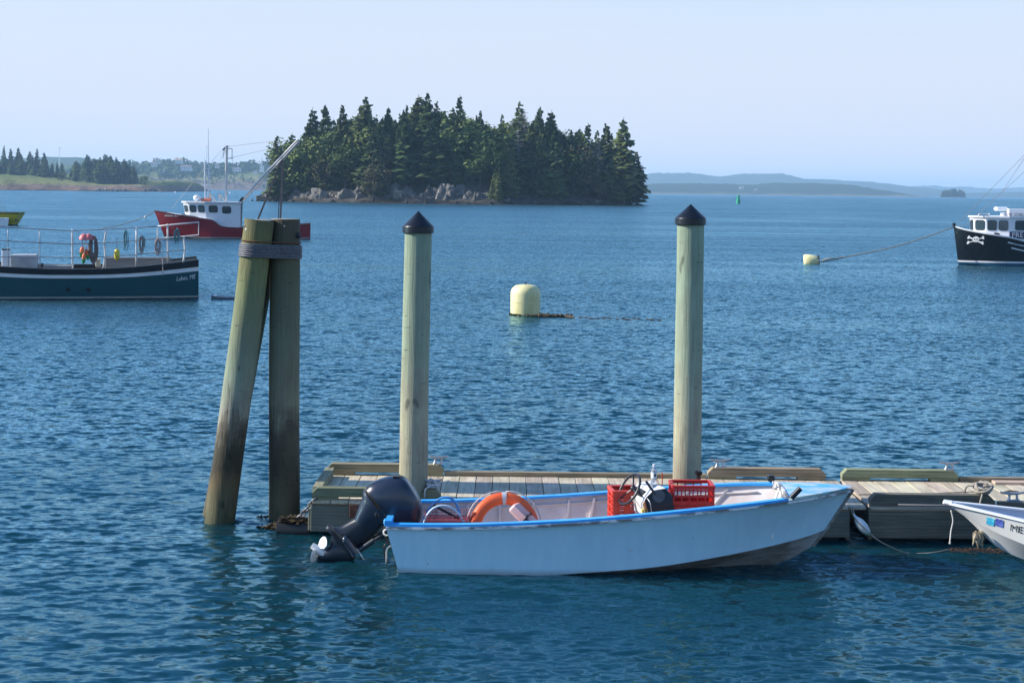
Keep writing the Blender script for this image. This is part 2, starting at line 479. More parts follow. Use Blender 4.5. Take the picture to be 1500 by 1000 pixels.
def fbm(x, y, z=0.0, o=4):
    return noise.fractal(Vector((x, y, z)), 1.0, 2.0, o)
def ss(a, b, x):
    t = min(1, max(0, (x - a) / (b - a))); return t * t * (3 - 2 * t)

ICX, ICY, IA, IB = -19.5, 525.0, 61.5, 43.0
def isl(x, y):
    u = (x - ICX) / IA; v = (y - ICY) / IB
    d = (abs(u) ** 2.6 + abs(v) ** 2.2) ** (1 / 2.4) + 0.05 * fbm(x * 0.05, y * 0.05)
    rock = 1.7 * ss(1.0, 0.93, d) + 11.5 * ss(0.95, 0.45, d)
    return -1.5 + 1.3 * ss(1.06, 0.99, d) + rock + 1.0 * fbm(x * 0.12, y * 0.12, 3) * ss(1.02, 0.9, d)
ISLAND = land_mat('island_soil', (0.03, 0.026, 0.02), [(0.17, (0.03, 0.026, 0.02)), (0.22, (0.075, 0.068, 0.06)), (0.3, (0.09, 0.08, 0.07)), (0.36, (0.05, 0.06, 0.03)), (1, (0.035, 0.05, 0.02))], 0.08)
terrain('island_ground', np.arange(-88, 49, 2.0), np.arange(476, 576, 2.0), isl, ISLAND)

# left headland, 1.3 km out
def headl(x, y):
    ex = -303 + 10 * fbm(y * 0.02, 3.1)
    u = ss(ex, ex - 26, x); v = ss(1300 + 7 * fbm(x * 0.03, 0.5), 1314 + 5 * fbm(x * 0.05, 2.5), y)
    top = 3.0 + 5.0 * ss(1305, 1420, y) + 7.5 * ss(-330, -520, x) + 2.5 * fbm(x * 0.012, y * 0.012, 9)
    return -1.5 + (3.5 + top) * min(u, 1) * v + 0.8 * fbm(x * 0.09, y * 0.09) * u * v
HEAD = land_mat('headland_soil', (0.03, 0.025, 0.02), [(0.2, (0.03, 0.025, 0.02)), (0.25, (0.17, 0.11, 0.08)), (0.46, (0.19, 0.13, 0.1)), (0.52, (0.19, 0.19, 0.07)), (1, (0.14, 0.17, 0.05))], 0.04, zr=(0, 16))
terrain('headland_ground', np.arange(-620, -292, 3.0), np.arange(1292, 1560, 5.0), headl, HEAD)

# town hill across the channel, 2.6 km
def town(x, y):
    v = ss(2590 + 22 * fbm(x * 0.012, 1.5), 2640 + 18 * fbm(x * 0.02, 4.5), y)
    c = 22 + 5 * fbm(x * 0.01, 7.7)
    return -1.5 + (1.5 + c) * v + 22 * ss(2680, 2980, y) + 3.5 * fbm(x * 0.02, y * 0.02, 2)
TOWN = land_mat('town_hill_soil', (0.05, 0.045, 0.04), [(0.1, (0.06, 0.05, 0.045)), (0.15, (0.16, 0.125, 0.11)), (0.45, (0.17, 0.13, 0.11)), (0.58, (0.2, 0.19, 0.09)), (0.75, (0.14, 0.16, 0.06)), (1, (0.08, 0.12, 0.04))], 0.022, zr=(0, 45))
terrain('town_hill', np.arange(-1250, 80, 9.0), np.arange(2575, 3150, 12.0), town, TOWN)

def ridge(name, pts, Y, depth, m, base=-1.0, shore=0.0, rough=1.0, step=14):
    """a wooded range whose crest follows the silhouette points (photo pixels)"""
    cx = [P(px, py, Y) for px, py in pts]
    xs = np.arange(cx[0].x, cx[-1].x, step)
    hz = np.interp(xs, [c.x for c in cx], [c.z for c in cx])
    ys = np.concatenate([np.linspace(Y - depth, Y, 12), np.linspace(Y, Y + depth, 5)[1:]])
    hx = dict(zip(xs.tolist(), hz.tolist()))
    def zf(x, y):
        h = hx[float(x)]
        t = (y - (Y - depth)) / depth
        s_ = ss(0, 1, t) if t <= 1 else 1 - 0.25 * ss(1, 2, t)
        tr = rough * (abs(fbm(x * 0.05, y * 0.02, 5, 3)) * 7 + 3 * fbm(x * 0.012, y * 0.01, 2))
        return base + (h - base) * (0.12 * ss(0, 0.06, t) + 0.88 * s_) + tr * ss(0.02, 0.15, t) - 2 * rough * ss(.9, 1, t)
    return terrain(name, xs.tolist(), ys.tolist(), zf, m)
FORH = land_mat('hill_forest', (0.035, 0.055, 0.03), [(0.3, (0.03, 0.055, 0.028)), (0.6, (0.05, 0.075, 0.035)), (1, (0.06, 0.09, 0.04))], 0.012, zr=(-10, 90), bmp=1.0, bd=6)
SHOR = land_mat('far_shore_soil', (0.22, 0.18, 0.14), [(0.27, (0.22, 0.18, 0.14)), (0.31, (0.12, 0.13, 0.07)), (0.42, (0.03, 0.05, 0.028)), (1, (0.04, 0.065, 0.03))], 0.02, zr=(-4, 40), bmp=1.0, bd=5)
ridge('far_hills', [(850, 257), (945, 255), (975, 254), (1005, 254), (1030, 257), (1052, 259), (1075, 256), (1095, 254.5), (1140, 255), (1152, 258), (1165, 261.5), (1200, 263), (1230, 265), (1262, 266.5), (1280, 267.5), (1300, 271.5), (1335, 275), (1345, 280), (1360, 286)], 8200, 1500, FORH, step=22)
ridge('distant_hills', [(1290, 282), (1325, 276), (1345, 272.5), (1360, 271.8), (1385, 274.6), (1409, 273.5), (1432, 275.5), (1455, 277.5), (1478, 275.5), (1500, 274.5), (1540, 274), (1620, 277)], 10600, 900, FORH, step=28)
ridge('wooded_shore', [(700, 272), (945, 270), (980, 268.5), (1030, 269), (1075, 270), (1100, 271), (1130, 268.5), (1165, 268), (1200, 269), (1240, 270.5), (1258, 274), (1275, 277), (1300, 281), (1310, 285.5)], 4600, 420, SHOR, step=9, rough=0.55)
ridge('low_point', [(1318, 285.6), (1340, 283), (1372, 281.5), (1392, 283.2), (1440, 282.5), (1480, 281.5), (1530, 281), (1620, 280)], 6900, 300, FORH, step=14, rough=0.35)
# ridge of the land behind the town on the left
ridge('inland_hills', [(-60, 236), (40, 232), (95, 230.5), (120, 232), (160, 238), (260, 241), (340, 243), (420, 247), (520, 252)], 4300, 700, FORH, step=14, rough=0.9)

# ---------------------------------------------------------------- trees
def leaf_mat(name, c1, c2, rnd=0.25, hue=0.02):
    m, n, l, b = nt(name)
    t = noise_tex(n, l, coords(n, l, (1, 1, 1), 0.55), 1, 3)
    r_ = ramp(n, l, t.outputs[0], [(0.35, c1), (0.65, c2)])
    oi = n.new('ShaderNodeObjectInfo'); hs = n.new('ShaderNodeHueSaturation')
    mr = n.new('ShaderNodeMapRange'); mr.inputs[3].default_value = 1 - rnd; mr.inputs[4].default_value = 1 + rnd
    l.new(oi.outputs['Random'], mr.inputs[0]); l.new(mr.outputs[0], hs.inputs['Value'])
    m2 = n.new('ShaderNodeMapRange'); m2.inputs[3].default_value = 0.5 - hue; m2.inputs[4].default_value = 0.5 + hue
    fr = n.new('ShaderNodeMath'); fr.operation = 'FRACT'; m7 = n.new('ShaderNodeMath'); m7.operation = 'MULTIPLY'; m7.inputs[1].default_value = 9.7
    l.new(oi.outputs['Random'], m7.inputs[0]); l.new(m7.outputs[0], fr.inputs[0]); l.new(fr.outputs[0], m2.inputs[0]); l.new(m2.outputs[0], hs.inputs['Hue'])
    l.new(r_.outputs[0], hs.inputs['Color']); l.new(hs.outputs[0], b.inputs['Base Color'])
    b.inputs['Roughness'].default_value = 0.7; b.inputs['Specular IOR Level'].default_value = 0.15
    return m
SPRUCE = leaf_mat('spruce_needles', (0.05, 0.082, 0.028), (0.115, 0.15, 0.048))
BROAD = leaf_mat('broadleaf_leaves', (0.075, 0.12, 0.03), (0.14, 0.18, 0.05))
DULL = leaf_mat('dull_leaves', (0.085, 0.085, 0.04), (0.13, 0.125, 0.06))
BARK = mat('tree_bark', (0.09, 0.07, 0.055), 0.9, sc=2)
DEADW = mat('dead_wood', (0.26, 0.24, 0.22), 0.9, sc=2)

def spruce_mesh(seed, slim=0.17, ragged=0.25, bare=0.06, levels=30):
    slim *= 1.15
    """crown and trunk of a spruce one unit tall"""
    g = random.Random(seed); v = []; f = []
    def tri(a, b, c):
        k = len(v); v.extend([a, b, c]); f.append((k, k + 1, k + 2))
    def quad(a, b, c, d):
        k = len(v); v.extend([a, b, c, d]); f.append((k, k + 1, k + 2, k + 3))
    lean = g.uniform(-0.02, 0.02)
    lop = g.uniform(0, 6.28)
    for i in range(levels):
        t = (i + g.random() * 0.7) / levels
        z = bare + (1 - bare) * t
        zt = 0.9 * (1 - bare) / levels
        Rz = slim * (1 - t) ** 0.75 * g.uniform(1 - ragged, 1 + ragged) + 0.012
        if t < 0.12: Rz *= 0.6 + 3 * t
        nb = max(4, int(5 + 7 * (1 - t)))
        a0 = g.random() * 6.28
        for j in range(nb):
            if g.random() < 0.10: continue
            a = a0 + 6.283 * (j + g.uniform(-0.3, 0.3)) / nb
            L = Rz * g.uniform(0.7, 1.2) * (1 + 0.18 * math.cos(a - lop))
            dz = L * (g.uniform(-0.42, -0.12) + 0.55 * max(0, t - 0.55))
            ca, sa = math.cos(a), math.sin(a); px_, py_ = -sa, ca
            w = L * 0.34 + 0.006
            x0, y0 = lean * z, 0
            z = bare + (1 - bare) * t + g.uniform(-zt, zt)
            p0 = (x0, y0, z)
            pm = (x0 + ca * L * 0.55, y0 + sa * L * 0.55, z + dz * 0.35)
            p1 = (x0 + ca * L, y0 + sa * L, z + dz)
            hang = 0.022 * g.uniform(0.6, 1.6)
            quad(p0, (pm[0] + px_ * w, pm[1] + py_ * w, pm[2] - hang), p1, (pm[0] - px_ * w, pm[1] - py_ * w, pm[2] - hang))
            for s_ in (-1, 1):
                q = (x0 + ca * L * g.uniform(0.7, 0.95) + px_ * w * s_ * g.uniform(0.7, 1.3), y0 + sa * L * 0.8 + py_ * w * s_ * g.uniform(0.7, 1.3), z + dz * 0.8 - hang * 1.6)
                tri(pm, p1, q)
            tri(p0, (p1[0], p1[1], p1[2] - hang * 0.4), (pm[0], pm[1], pm[2] - hang * 2.2))
    me = bpy.data.meshes.new('spruce_crown'); me.from_pydata(v, [], f); me.materials.append(SPRUCE)
    mt = MB().tube([(0, 0, -0.03), (lean * 0.5, 0, 0.5), (lean, 0, 1.0)], [0.014, 0.009, 0.002], 6)
    tm = bpy.data.meshes.new('spruce_trunk'); tm.from_pydata(mt.v, [], mt.f); tm.materials.append(BARK)
    return me, tm
def broad_mesh(seed, mat_, n=950, wide=0.34):
    g = random.Random(seed); v = []; f = []
    lobes = [(Vector((0, 0, 0.62)), 0.33)]
    for k in range(7):
        a = g.random() * 6.28; rr = g.uniform(0.1, wide * 0.75)
        lobes.append((Vector((rr * math.cos(a), rr * math.sin(a), g.uniform(0.28, 0.82))), g.uniform(0.12, 0.24)))
    for i in range(n):
        c, r_ = g.choice(lobes)
        d = Vector((g.gauss(0, 1), g.gauss(0, 1), g.gauss(0, 1))).normalized()
        p = c + d * r_ * g.uniform(0.55, 1.08)
        u = Vector((g.gauss(0, 1), g.gauss(0, 1), g.gauss(0, 1))).normalized(); w = u.cross(d + Vector((0.01, 0, 0))).normalized()
        s_ = g.uniform(0.02, 0.042); k = len(v)
        v.extend([p + u * s_, p - u * s_ * 0.5 + w * s_ * 0.8, p - u * s_ * 0.5 - w * s_ * 0.8]); f.append((k, k + 1, k + 2))
    me = bpy.data.meshes.new('broadleaf_crown'); me.from_pydata([tuple(p) for p in v], [], f); me.materials.append(mat_)
    mb = MB().tube([(0, 0, -0.03), (0.02, 0, 0.3), (-0.02, 0.01, 0.75)], [0.022, 0.016, 0.005], 6)
    for c, r_ in lobes[1:5]: mb.tube([(0, 0, 0.25), tuple(c)], [0.01, 0.004], 5)
    tm = bpy.data.meshes.new('broadleaf_trunk'); tm.from_pydata(mb.v, [], mb.f); tm.materials.append(BARK)
    return me, tm
def dead_mesh(seed):
    g = random.Random(seed); mb = MB(); tw = MB()
    mb.tube([(0, 0, -0.03), (0.01, 0.01, 0.5), (0.0, 0, 1)], [0.012, 0.008, 0.002], 6)
    for i in range(60):
        z = g.uniform(0.15, 0.97); a = g.random() * 6.28; L = 0.2 * (1.05 - z) * g.uniform(0.5, 1.3) + 0.03
        p1 = Vector((math.cos(a) * L, math.sin(a) * L, z + L * g.uniform(-0.2, 0.5)))
        tw.tube([(0, 0, z), p1], [0.006, 0.002], 4)
        for k in range(3):
            q = Vector((0, 0, z)).lerp(p1, g.uniform(0.4, 0.9)); b_ = a + g.choice((-0.8, 0.8))
            tw.tube([q, q + Vector((math.cos(b_), math.sin(b_), g.uniform(-0.2, 0.5))) * L * 0.4], [0.004, 0.0015], 3)
    me = bpy.data.meshes.new('dead_crown'); me.from_pydata(tw.v, [], tw.f); me.materials.append(DEADW)
    tm = bpy.data.meshes.new('dead_trunk'); tm.from_pydata(mb.v, [], mb.f); tm.materials.append(DEADW)
    return me, tm
SPR = [spruce_mesh(1, 0.17), spruce_mesh(2, 0.21), spruce_mesh(3, 0.15, 0.3), spruce_mesh(4, 0.19, 0.4, 0.1), spruce_mesh(5, 0.13, 0.35, 0.06), spruce_mesh(6, 0.23, 0.3, 0.04), spruce_mesh(7, 0.12, 0.45, 0.14, 17)]
BRD = [broad_mesh(21, BROAD), broad_mesh(22, BROAD, 900, 0.4), broad_mesh(23, BROAD, 1000, 0.3)]
DLL = [broad_mesh(31, DULL), broad_mesh(32, DULL, 800)]
DED = [dead_mesh(41), dead_mesh(42)]
def tree(name, kind, label, group, loc, h, wide=1.0, cat='tree'):
    t = bpy.data.objects.new(name, None); COL.objects.link(t)
    t.location = loc; t.rotation_euler = (0, 0, rng.random() * 6.28); t.scale = (h * wide, h * wide, h)
    fin(t, label, cat, group, None)
    for nm, me in (('crown', kind[0]), ('trunk', kind[1])):
        c = bpy.data.objects.new(nm, me); COL.objects.link(c); c.parent = t
    return t

SKY_X = [376, 384, 400, 410, 423, 437, 450, 459, 470, 480, 492, 502, 518, 536, 552, 566, 578, 592, 605, 616, 627, 640, 655, 672, 686, 700, 716, 728, 745, 762, 778, 792, 808, 822, 838, 855, 872, 890, 905, 915, 928, 940, 947]
SKY_Y = [275, 245, 205, 202, 192, 180, 172, 160, 175, 156, 172, 157, 176, 143, 170, 158, 172, 150, 142, 156, 137, 152, 164, 142, 172, 166, 182, 176, 184, 152, 166, 158, 166, 190, 188, 182, 190, 182, 178, 174, 190, 236, 262]
BIGROCKS = ((652, 74, 46, 'biggest pale cliff rock, tan and streaked, below the middle of the island wood'), (590, 46, 40, 'grey cliff rock with dark cracks left of the biggest pale one'),
                      (510, 60, 36, 'sloping grey rock face left of the dark cove on the island'), (467, 38, 28, 'tan slanted rock between two darker gaps near the island\'s left end'),
                      (430, 38, 26, 'rounded pale rock under the left spruces beside the boat\'s boom frame'), (402, 26, 16, 'low pale rock at the left tip of the island under the trees'), (700, 34, 20, 'shaded rock shoulder right of the biggest pale cliff rock'))
def front(px):
    for k in range(120):
        p = P(px, 290, 476 + k); z = isl(p.x, p.y)
        if z > -0.15: return p.y
    return 506.0
def skyline(px): return float(np.interp(px, SKY_X, SKY_Y))
def px_of(p):
    d = p - EYE; r_ = d / d.y
    dx, dz = r_.x, r_.z
    return PX0 + F * (dx * cr.x + dz * cr.z), PY0 - F * (dx * cu.x + dz * cu.z)
SPOT = [  # (px, top y, mesh, width, label): the trees that stand out against the sky
    (406, 200, SPR[0], 1.0, 'narrow layered spruce at the far left tip of the wooded island'),
    (459, 157, SPR[3], 0.9, 'thin ragged-topped spruce on the island just right of the red boat\'s boom tip'),
    (478, 153, SPR[1], 0.8, 'fuller pointed spruce second from the thin ragged one near the island\'s left end'),
    (503, 155, SPR[4], 1.1, 'spruce with a blunt twin-looking top between two deeper gaps in the left treeline'),
    (536, 141, SPR[5], 0.95, 'broad dense spruce with a rounded top, widest crown on the left skyline'),
    (570, 156, SPR[2], 0.8, 'slim dark spruce in the dip just right of the broad round-topped one'),
    (614, 138, SPR[3], 1.3, 'bushy open-topped conifer beside the island\'s tallest spire'),
    (627, 134, SPR[2], 0.85, 'tallest tree on the island, a spruce with a sharp needle-thin spire'),
    (641, 149, SPR[0], 0.8, 'short spire close to the right of the island\'s tallest tree'),
    (673, 139, SPR[6], 1.1, 'lone thin spruce standing clear of the others with a sparse bottle-brush top'),
    (703, 163, SPR[4], 1.0, 'small pointed top poking out above leafy trees mid-island'),
    (735, 168, SPR[0], 0.9, 'spruce at the left shoulder of the big multi-topped conifer right of the middle'),
    (760, 148, SPR[5], 0.8, 'big shaggy flat-topped conifer, highest on the right half of the island'),
    (790, 156, SPR[1], 0.8, 'first of two even small conifer tops right of the shaggy flat-topped one'),
    (807, 161, SPR[3], 1.0, 'leaning conifer with one-sided branches above the pale green trees'),
    (861, 180, SPR[6], 1.3, 'small tuft-topped conifer beside a grey dead tree on the island'),
    (886, 180, SPR[1], 0.9, 'twin-looking dark conifer left of the last tall tree on the right'),
    (914, 171, SPR[3], 0.9, 'tall open-branched conifer at the right end of the island skyline'),
    (933, 222, SPR[5], 1.0, 'bushy dark conifer overhanging the right-hand tip of the island')]
G_SP, G_BR, G_DU, G_DD = 'spruces packed in the island wood', 'green broadleaf trees in the island wood', 'dull olive leafy trees in the island wood', 'grey dead trees in the island wood'
for px, py, k, w, lab in SPOT:
    Y = rng.uniform(503, 518); p = P(px, py, Y); z = max(1.0, isl(p.x, p.y) - 0.5)
    tree('spruce_tree', k, lab, 'skyline spruces of the island', (p.x, p.y, z), p.z - z, w * 1.2)
placed = []
def try_tree(x, y, hmin, hmax, clear=9):
    z = isl(x, y)
    if z < 1.0: return
    if any((x - a) ** 2 + (y - b) ** 2 < c for a, b, c in placed): return
    px, py = px_of(Vector((x, y, z)))
    if any(abs(px - r_[0]) < r_[1] * 0.55 and y < front(px) + 11 for r_ in BIGROCKS): return
    if px > 735 and y < front(px) + 5: return
    if px < 700 and y < front(px) + 5 and rng.random() < 0.75: return
    lim = P(px, skyline(px) + clear, y).z - z
    h = min(rng.uniform(hmin, hmax), lim)
    if h < 2.5: return
    placed.append((x, y, 6.0 if h > 8 else 3.0))
    zone = ('left', 'middle', 'right')[0 if px < 540 else 1 if px < 740 else 2]
    spot = ('on the ' + zone + ' front bank of the island') if y < front(px) + 13 else ('in the ' + zone + ' part of the island wood')
    q = rng.random()
    green = (430 < px < 475) or (530 < px < 560) or (630 < px < 690) or (700 < px < 730)
    dull = 760 < px < 900
    loc = (x, y, z - 0.4)
    if q < (0.5 if green else 0.17):
        tree('broadleaf_tree', rng.choice(BRD), 'bright green leafy tree among spruces ' + spot, G_BR + ', ' + zone, loc, h * 0.92, rng.uniform(0.95, 1.35))
    elif q < (0.6 if green else 0.25) + (0.14 if dull else 0):
        tree('broadleaf_tree', rng.choice(DLL), 'dull olive leafy tree among spruces ' + spot, G_DU + ', ' + zone, loc, h * 0.8, rng.uniform(0.9, 1.2))
    elif q < 0.55 and (dull or rng.random() < 0.3) and rng.random() < 0.4:
        tree('dead_tree', rng.choice(DED), 'bare grey dead tree standing ' + spot, G_DD + ', ' + zone, loc, h, 1.1)
    else:
        tree('spruce_tree', rng.choice(SPR), 'dark green spruce ' + spot, G_SP + ', ' + zone, loc, h, rng.uniform(1.0, 1.45))
for i in range(900):       # a belt along the front bank, then the body of the wood
    u = rng.uniform(-1, 1); x = ICX + IA * u * 0.97
    y = ICY - IB * (max(0, 1 - abs(u) ** 2.6)) ** (1 / 2.2) * rng.uniform(0.86, 0.985)
    try_tree(x, y, 5, 15, 26)
    if len(placed) > 130: break
for i in range(2600):
    x = rng.uniform(ICX - IA, ICX + IA); y = rng.uniform(ICY - IB * 0.85, ICY + 12)
    try_tree(x, y, 13, 24, rng.choice((1, 3, 6, 12)))
    if len(placed) > 325: break

# ---------------------------------------------------------------- rocks on the island's shore
def rock_mat(name, c1, c2, c3, zw):
    m, n, l, b = nt(name)
    t = noise_tex(n, l, coords(n, l, (1, 1, 0.45), 0.9, rnd=True), 1, 7, 0.68)
    r_ = ramp(n, l, t.outputs[0], [(0.3, c1), (0.5, c2), (0.68, c3)])
    g = n.new('ShaderNodeNewGeometry'); sp = n.new('ShaderNodeSeparateXYZ'); l.new(g.outputs['Position'], sp.inputs[0])
    ad = n.new('ShaderNodeMath'); ad.operation = 'MULTIPLY_ADD'; ad.inputs[1].default_value = -1.6; l.new(t.outputs[0], ad.inputs[0]); l.new(sp.outputs['Z'], ad.inputs[2])
    mr = n.new('ShaderNodeMapRange'); mr.inputs[1].default_value = zw - 0.3; mr.inputs[2].default_value = zw + 0.5; l.new(ad.outputs[0], mr.inputs[0])
    mx = n.new('ShaderNodeMix'); mx.data_type = 'RGBA'; mx.inputs['A'].default_value = (0.03, 0.025, 0.018, 1)
    l.new(mr.outputs[0], mx.inputs['Factor']); l.new(r_.outputs[0], mx.inputs['B']); l.new(mx.outputs['Result'], b.inputs['Base Color'])
    b.inputs['Roughness'].default_value = 0.9; bump(n, l, b, t.outputs[0], 0.9, 0.5)
    return m
ROCK = rock_mat('shore_rock', (0.045, 0.043, 0.04), (0.14, 0.13, 0.112), (0.28, 0.25, 0.205), 0.1)
ROCKM = []
for s_ in range(8):      # angular blocks: a ball cut by random planes, then chipped
    g = random.Random(70 + s_); pl = []
    for k in range(17):
        d = Vector((g.gauss(0, 1), g.gauss(0, 1), g.gauss(0, 0.8))).normalized(); pl.append((d, g.uniform(0.5, 0.95)))
    bm = bmesh.new(); bmesh.ops.create_icosphere(bm, subdivisions=4, radius=1)
    for v in bm.verts:
        p = v.co.normalized()
        r_ = min([1.25] + [h / max(1e-3, d.dot(p)) for d, h in pl if d.dot(p) > 0.05])
        q = p * r_
        st_ = q.x * 0.8 + q.z * 0.9 + 0.25 * noise.noise(q * 2 + Vector((s_ * 3, 0, 0)))
        q *= 1 + 0.07 * (abs((st_ * 4.5) % 1 - 0.5) * 2 - 0.5) + 0.10 * noise.fractal(q * 2.6 + Vector((0, s_ * 5, 0)), 1.0, 2.0, 4)
        v.co = q; v.co.z = max(v.co.z, -0.5)
    me = bpy.data.meshes.new('rock'); bm.to_mesh(me); bm.free(); me.materials.append(ROCK); ROCKM.append(me)
def rock(px, py, w, h, label=None, Y=None, d=None, group='rocks along the island shore'):
    if Y is None: Y = front(px) + py
    p = P(px, 290, Y)
    o = bpy.data.objects.new('rock', rng.choice(ROCKM)); COL.objects.link(o)
    s_ = p.y / F
    o.location = (p.x, p.y + (d or w * 0.4) * s_ * 0.8, -0.4); o.rotation_euler = (rng.uniform(-.2, .2), rng.uniform(-.25, .25), rng.random() * 6.28)
    o.scale = (w * s_ * 0.5, (d or w * 0.8) * s_ * 0.5, h * s_ * 0.8)
    if not label and group.startswith('rocks along'):
        zone = 'left tip' if px < 440 else 'left half' if px < 560 else 'middle' if px < 740 else 'dark right half'
        label = 'grey rock in the tumbled shoreline below the ' + zone + ' of the island'; group += ', ' + zone
    elif not label:
        zone = 'left' if px < 190 else 'right'
        label = 'reddish rock under the grass on the ' + zone + ' part of the headland shore'; group += ', ' + zone
    else: group = None
    return fin(o, label, 'rock', group, None)
for px, w, h, lab in BIGROCKS:
    rock(px, 1.5, w, h, lab, d=26)
for i in range(95):
    px = rng.choice((rng.uniform(364, 800), rng.uniform(372, 945)))
    w = rng.uniform(6, 20)
    rock(px, rng.uniform(-1.5, 2), w, rng.uniform(3.5, 8.5) if px < 740 else rng.uniform(3, 6))
for i in range(34):     # the higher cliff faces
    c, sp, hh = rng.choice(((655, 26, 40), (655, 30, 36), (655, 26, 38), (590, 14, 34), (512, 22, 28), (465, 12, 25), (425, 16, 22)))
    px = c + rng.uniform(-sp, sp); w = rng.uniform(38, 62)
    rock(px, rng.uniform(0.5, 4), w, hh * rng.uniform(0.8, 1.1), d=w * 0.6)
for i in range(120):
    px = rng.uniform(384, 760); w = rng.uniform(14, 36)
    rock(px, rng.uniform(0.5, 5), w, rng.uniform(9, 22) * (1.25 if 560 < px < 700 else 1), d=w * 0.8)
for px, w, h in ((362, 8, 3), (370, 12, 5), (378, 14, 7), (388, 16, 9), (941, 14, 5), (934, 16, 8), (925, 20, 9), (905, 26, 9), (880, 30, 9), (850, 34, 9), (815, 36, 10), (780, 30, 11), (745, 30, 10)):
    rock(px, 0, w, h)

# trees and rocks of the left headland
G_H = 'spruces standing on the grassy headland'
def head_tree(px, py, Y, k, w=1.0, label='blue-green spruce in the dark clumps on the grassy headland', group=G_H):
    p = P(px, py, Y); z = headl(p.x, p.y) - 0.5
    if z < 0: z = 1
    tree('spruce_tree', k, label, group, (p.x, p.y, z), max(6, p.z - z), w)
for px, py, lab in ((6, 213.5, 'tallest headland spruce, beside the left picture edge'), (15, 217, 'second headland spruce top from the left picture edge'), (28, 216, 'sharp-tipped headland spruce in the middle of the left clump'), (44, 220.5, None), (54, 217, 'tall narrow headland spruce at the right of the left clump'),
                    (65, 223, 'last spruce of the left headland clump, above the grass slope'), (77, 238, None), (84, 237, None), (91, 238, None)):
    head_tree(px, py, 1390, SPR[rng.randrange(5)], rng.uniform(0.9, 1.2), lab or 'blue-green spruce in the dark clumps on the grassy headland', None if lab else G_H)
for i in range(34):
    px = rng.uniform(-14, 68); head_tree(px, rng.uniform(226, 243), rng.uniform(1375, 1420), rng.choice(SPR), rng.uniform(1.0, 1.4), 'blue-green spruce in the tall clump at the headland\'s left, by the picture edge', G_H + ', left clump')
for i in range(60):
    px = rng.uniform(103, 207); top = float(np.interp(px, [103, 112, 128, 140, 156, 170, 188, 196, 207], [240, 234, 226, 232, 225, 230, 234, 242, 255]))
    head_tree(px, top + rng.choice((0, 2, 6, 12, 18)) * rng.uniform(0.6, 1.2), rng.uniform(1345, 1400), rng.choice(SPR), rng.uniform(1.1, 1.5), 'blue-green spruce in the rounded wood on the right of the headland', G_H + ', right wood')
head_tree(91, 250, 1335, BRD[0], 1.3, 'small round leafy tree on the bare headland grass between the two clumps', None)
head_tree(212, 257, 1330, BRD[1], 1.4, 'low leafy tree at the right end of the headland wood', None)
for i in range(40):
    px = rng.uniform(140, 240); w = rng.uniform(4, 11)
    rock(px, 279 + rng.uniform(-2.2, -0.2), w, rng.uniform(3, 7), Y=rng.uniform(1292, 1301), group='rocks under the headland grass', label=None)
for px, w, h, lab in ((222, 24, 9, 'reddish rock mound at the seaward tip of the headland'), (236, 16, 5, 'last low rock trailing off the headland tip into the water')):
    o = rock(px, 279, w, h, lab, Y=1310)

# ---------------------------------------------------------------- the town hill: wood, houses, church, mast
def woodland(name, n, region, zf, hmin, hmax, m, label, tri=26):
    g = random.Random(5); mb = MB()
    for i in range(n):
        x, y = region(g); z = zf(x, y); h = g.uniform(hmin, hmax)
        c = Vector((x, y, z + h * 0.55))
        for k in range(tri):
            d = Vector((g.gauss(0, 1), g.gauss(0, 1), g.gauss(0, 1))).normalized(); p = c + Vector((d.x * h * 0.42, d.y * h * 0.42, d.z * h * 0.5)) * g.uniform(0.7, 1.05)
            u = Vector((g.gauss(0, 1), g.gauss(0, 1), g.gauss(0, 1))).normalized(); w = u.cross(d).normalized(); s_ = h * g.uniform(0.12, 0.26)
            mb.add([p + u * s_, p - u * s_ * 0.5 + w * s_, p - u * s_ * 0.5 - w * s_], [(0, 1, 2)])
    return mb.build(name, m, kind='stuff', fixn=False, origin=(0, 0, 0), label=label, cat='woodland')
def town_spot(g):
    while True:
        x = g.uniform(-830, -330); y = g.uniform(2650, 2960)
        if fbm(x * 0.012, y * 0.016, 4) + (y - 2760) / 260 > 0.05: return x, y
WOODL = leaf_mat('woodland_leaves', (0.04, 0.07, 0.025), (0.085, 0.115, 0.04))
woodland('woodland', 620, town_spot, town, 8, 15, WOODL, 'leafy trees crowding the town hill across the channel')
def bank_spot(g):
    x = g.uniform(-800, -360); return x, g.uniform(2605, 2635)
woodland('scrub', 130, bank_spot, town, 3, 7, WOODL, 'green scrub on the bluff below the town')
SIDING = mat('house_siding', (0.7, 0.69, 0.66), 0.7, sc=0.5); SHINGLE = mat('house_roof', (0.16, 0.15, 0.16), 0.8, sc=0.5); TANROOF = mat('tan_roof', (0.42, 0.3, 0.2), 0.8, sc=0.5); DARKWIN = mat('window_glass_dark', (0.03, 0.035, 0.04), 0.1, var=0.05)
def house(px, py, Y, w, h, d, roof, label, zf=None, group=None):
    p = P(px, py, Y)
    t = thing('house', label, 'house', (p.x, p.y, p.z), 0.0, group)
    MB().box((0, 0, h * 0.3 - 1), (w, d, h * 0.6 + 2)).build('wall', SIDING, t, local=True)
    MB().rings([[Vector((x, -d / 2 - .4, h * 0.6)), Vector((x, d / 2 + .4, h * 0.6)), Vector((x, 0, h))] for x in (-w / 2 - .4, w / 2 + .4)]).build('roof', roof, t, local=True)
    for k in range(max(2, int(w / 4))):
        MB().box((-w / 2 + (k + 0.5) * w / max(2, int(w / 4)), -d / 2 - 0.05, h * 0.32), (1.3, 0.12, 1.6)).build('window', DARKWIN, t, local=True)
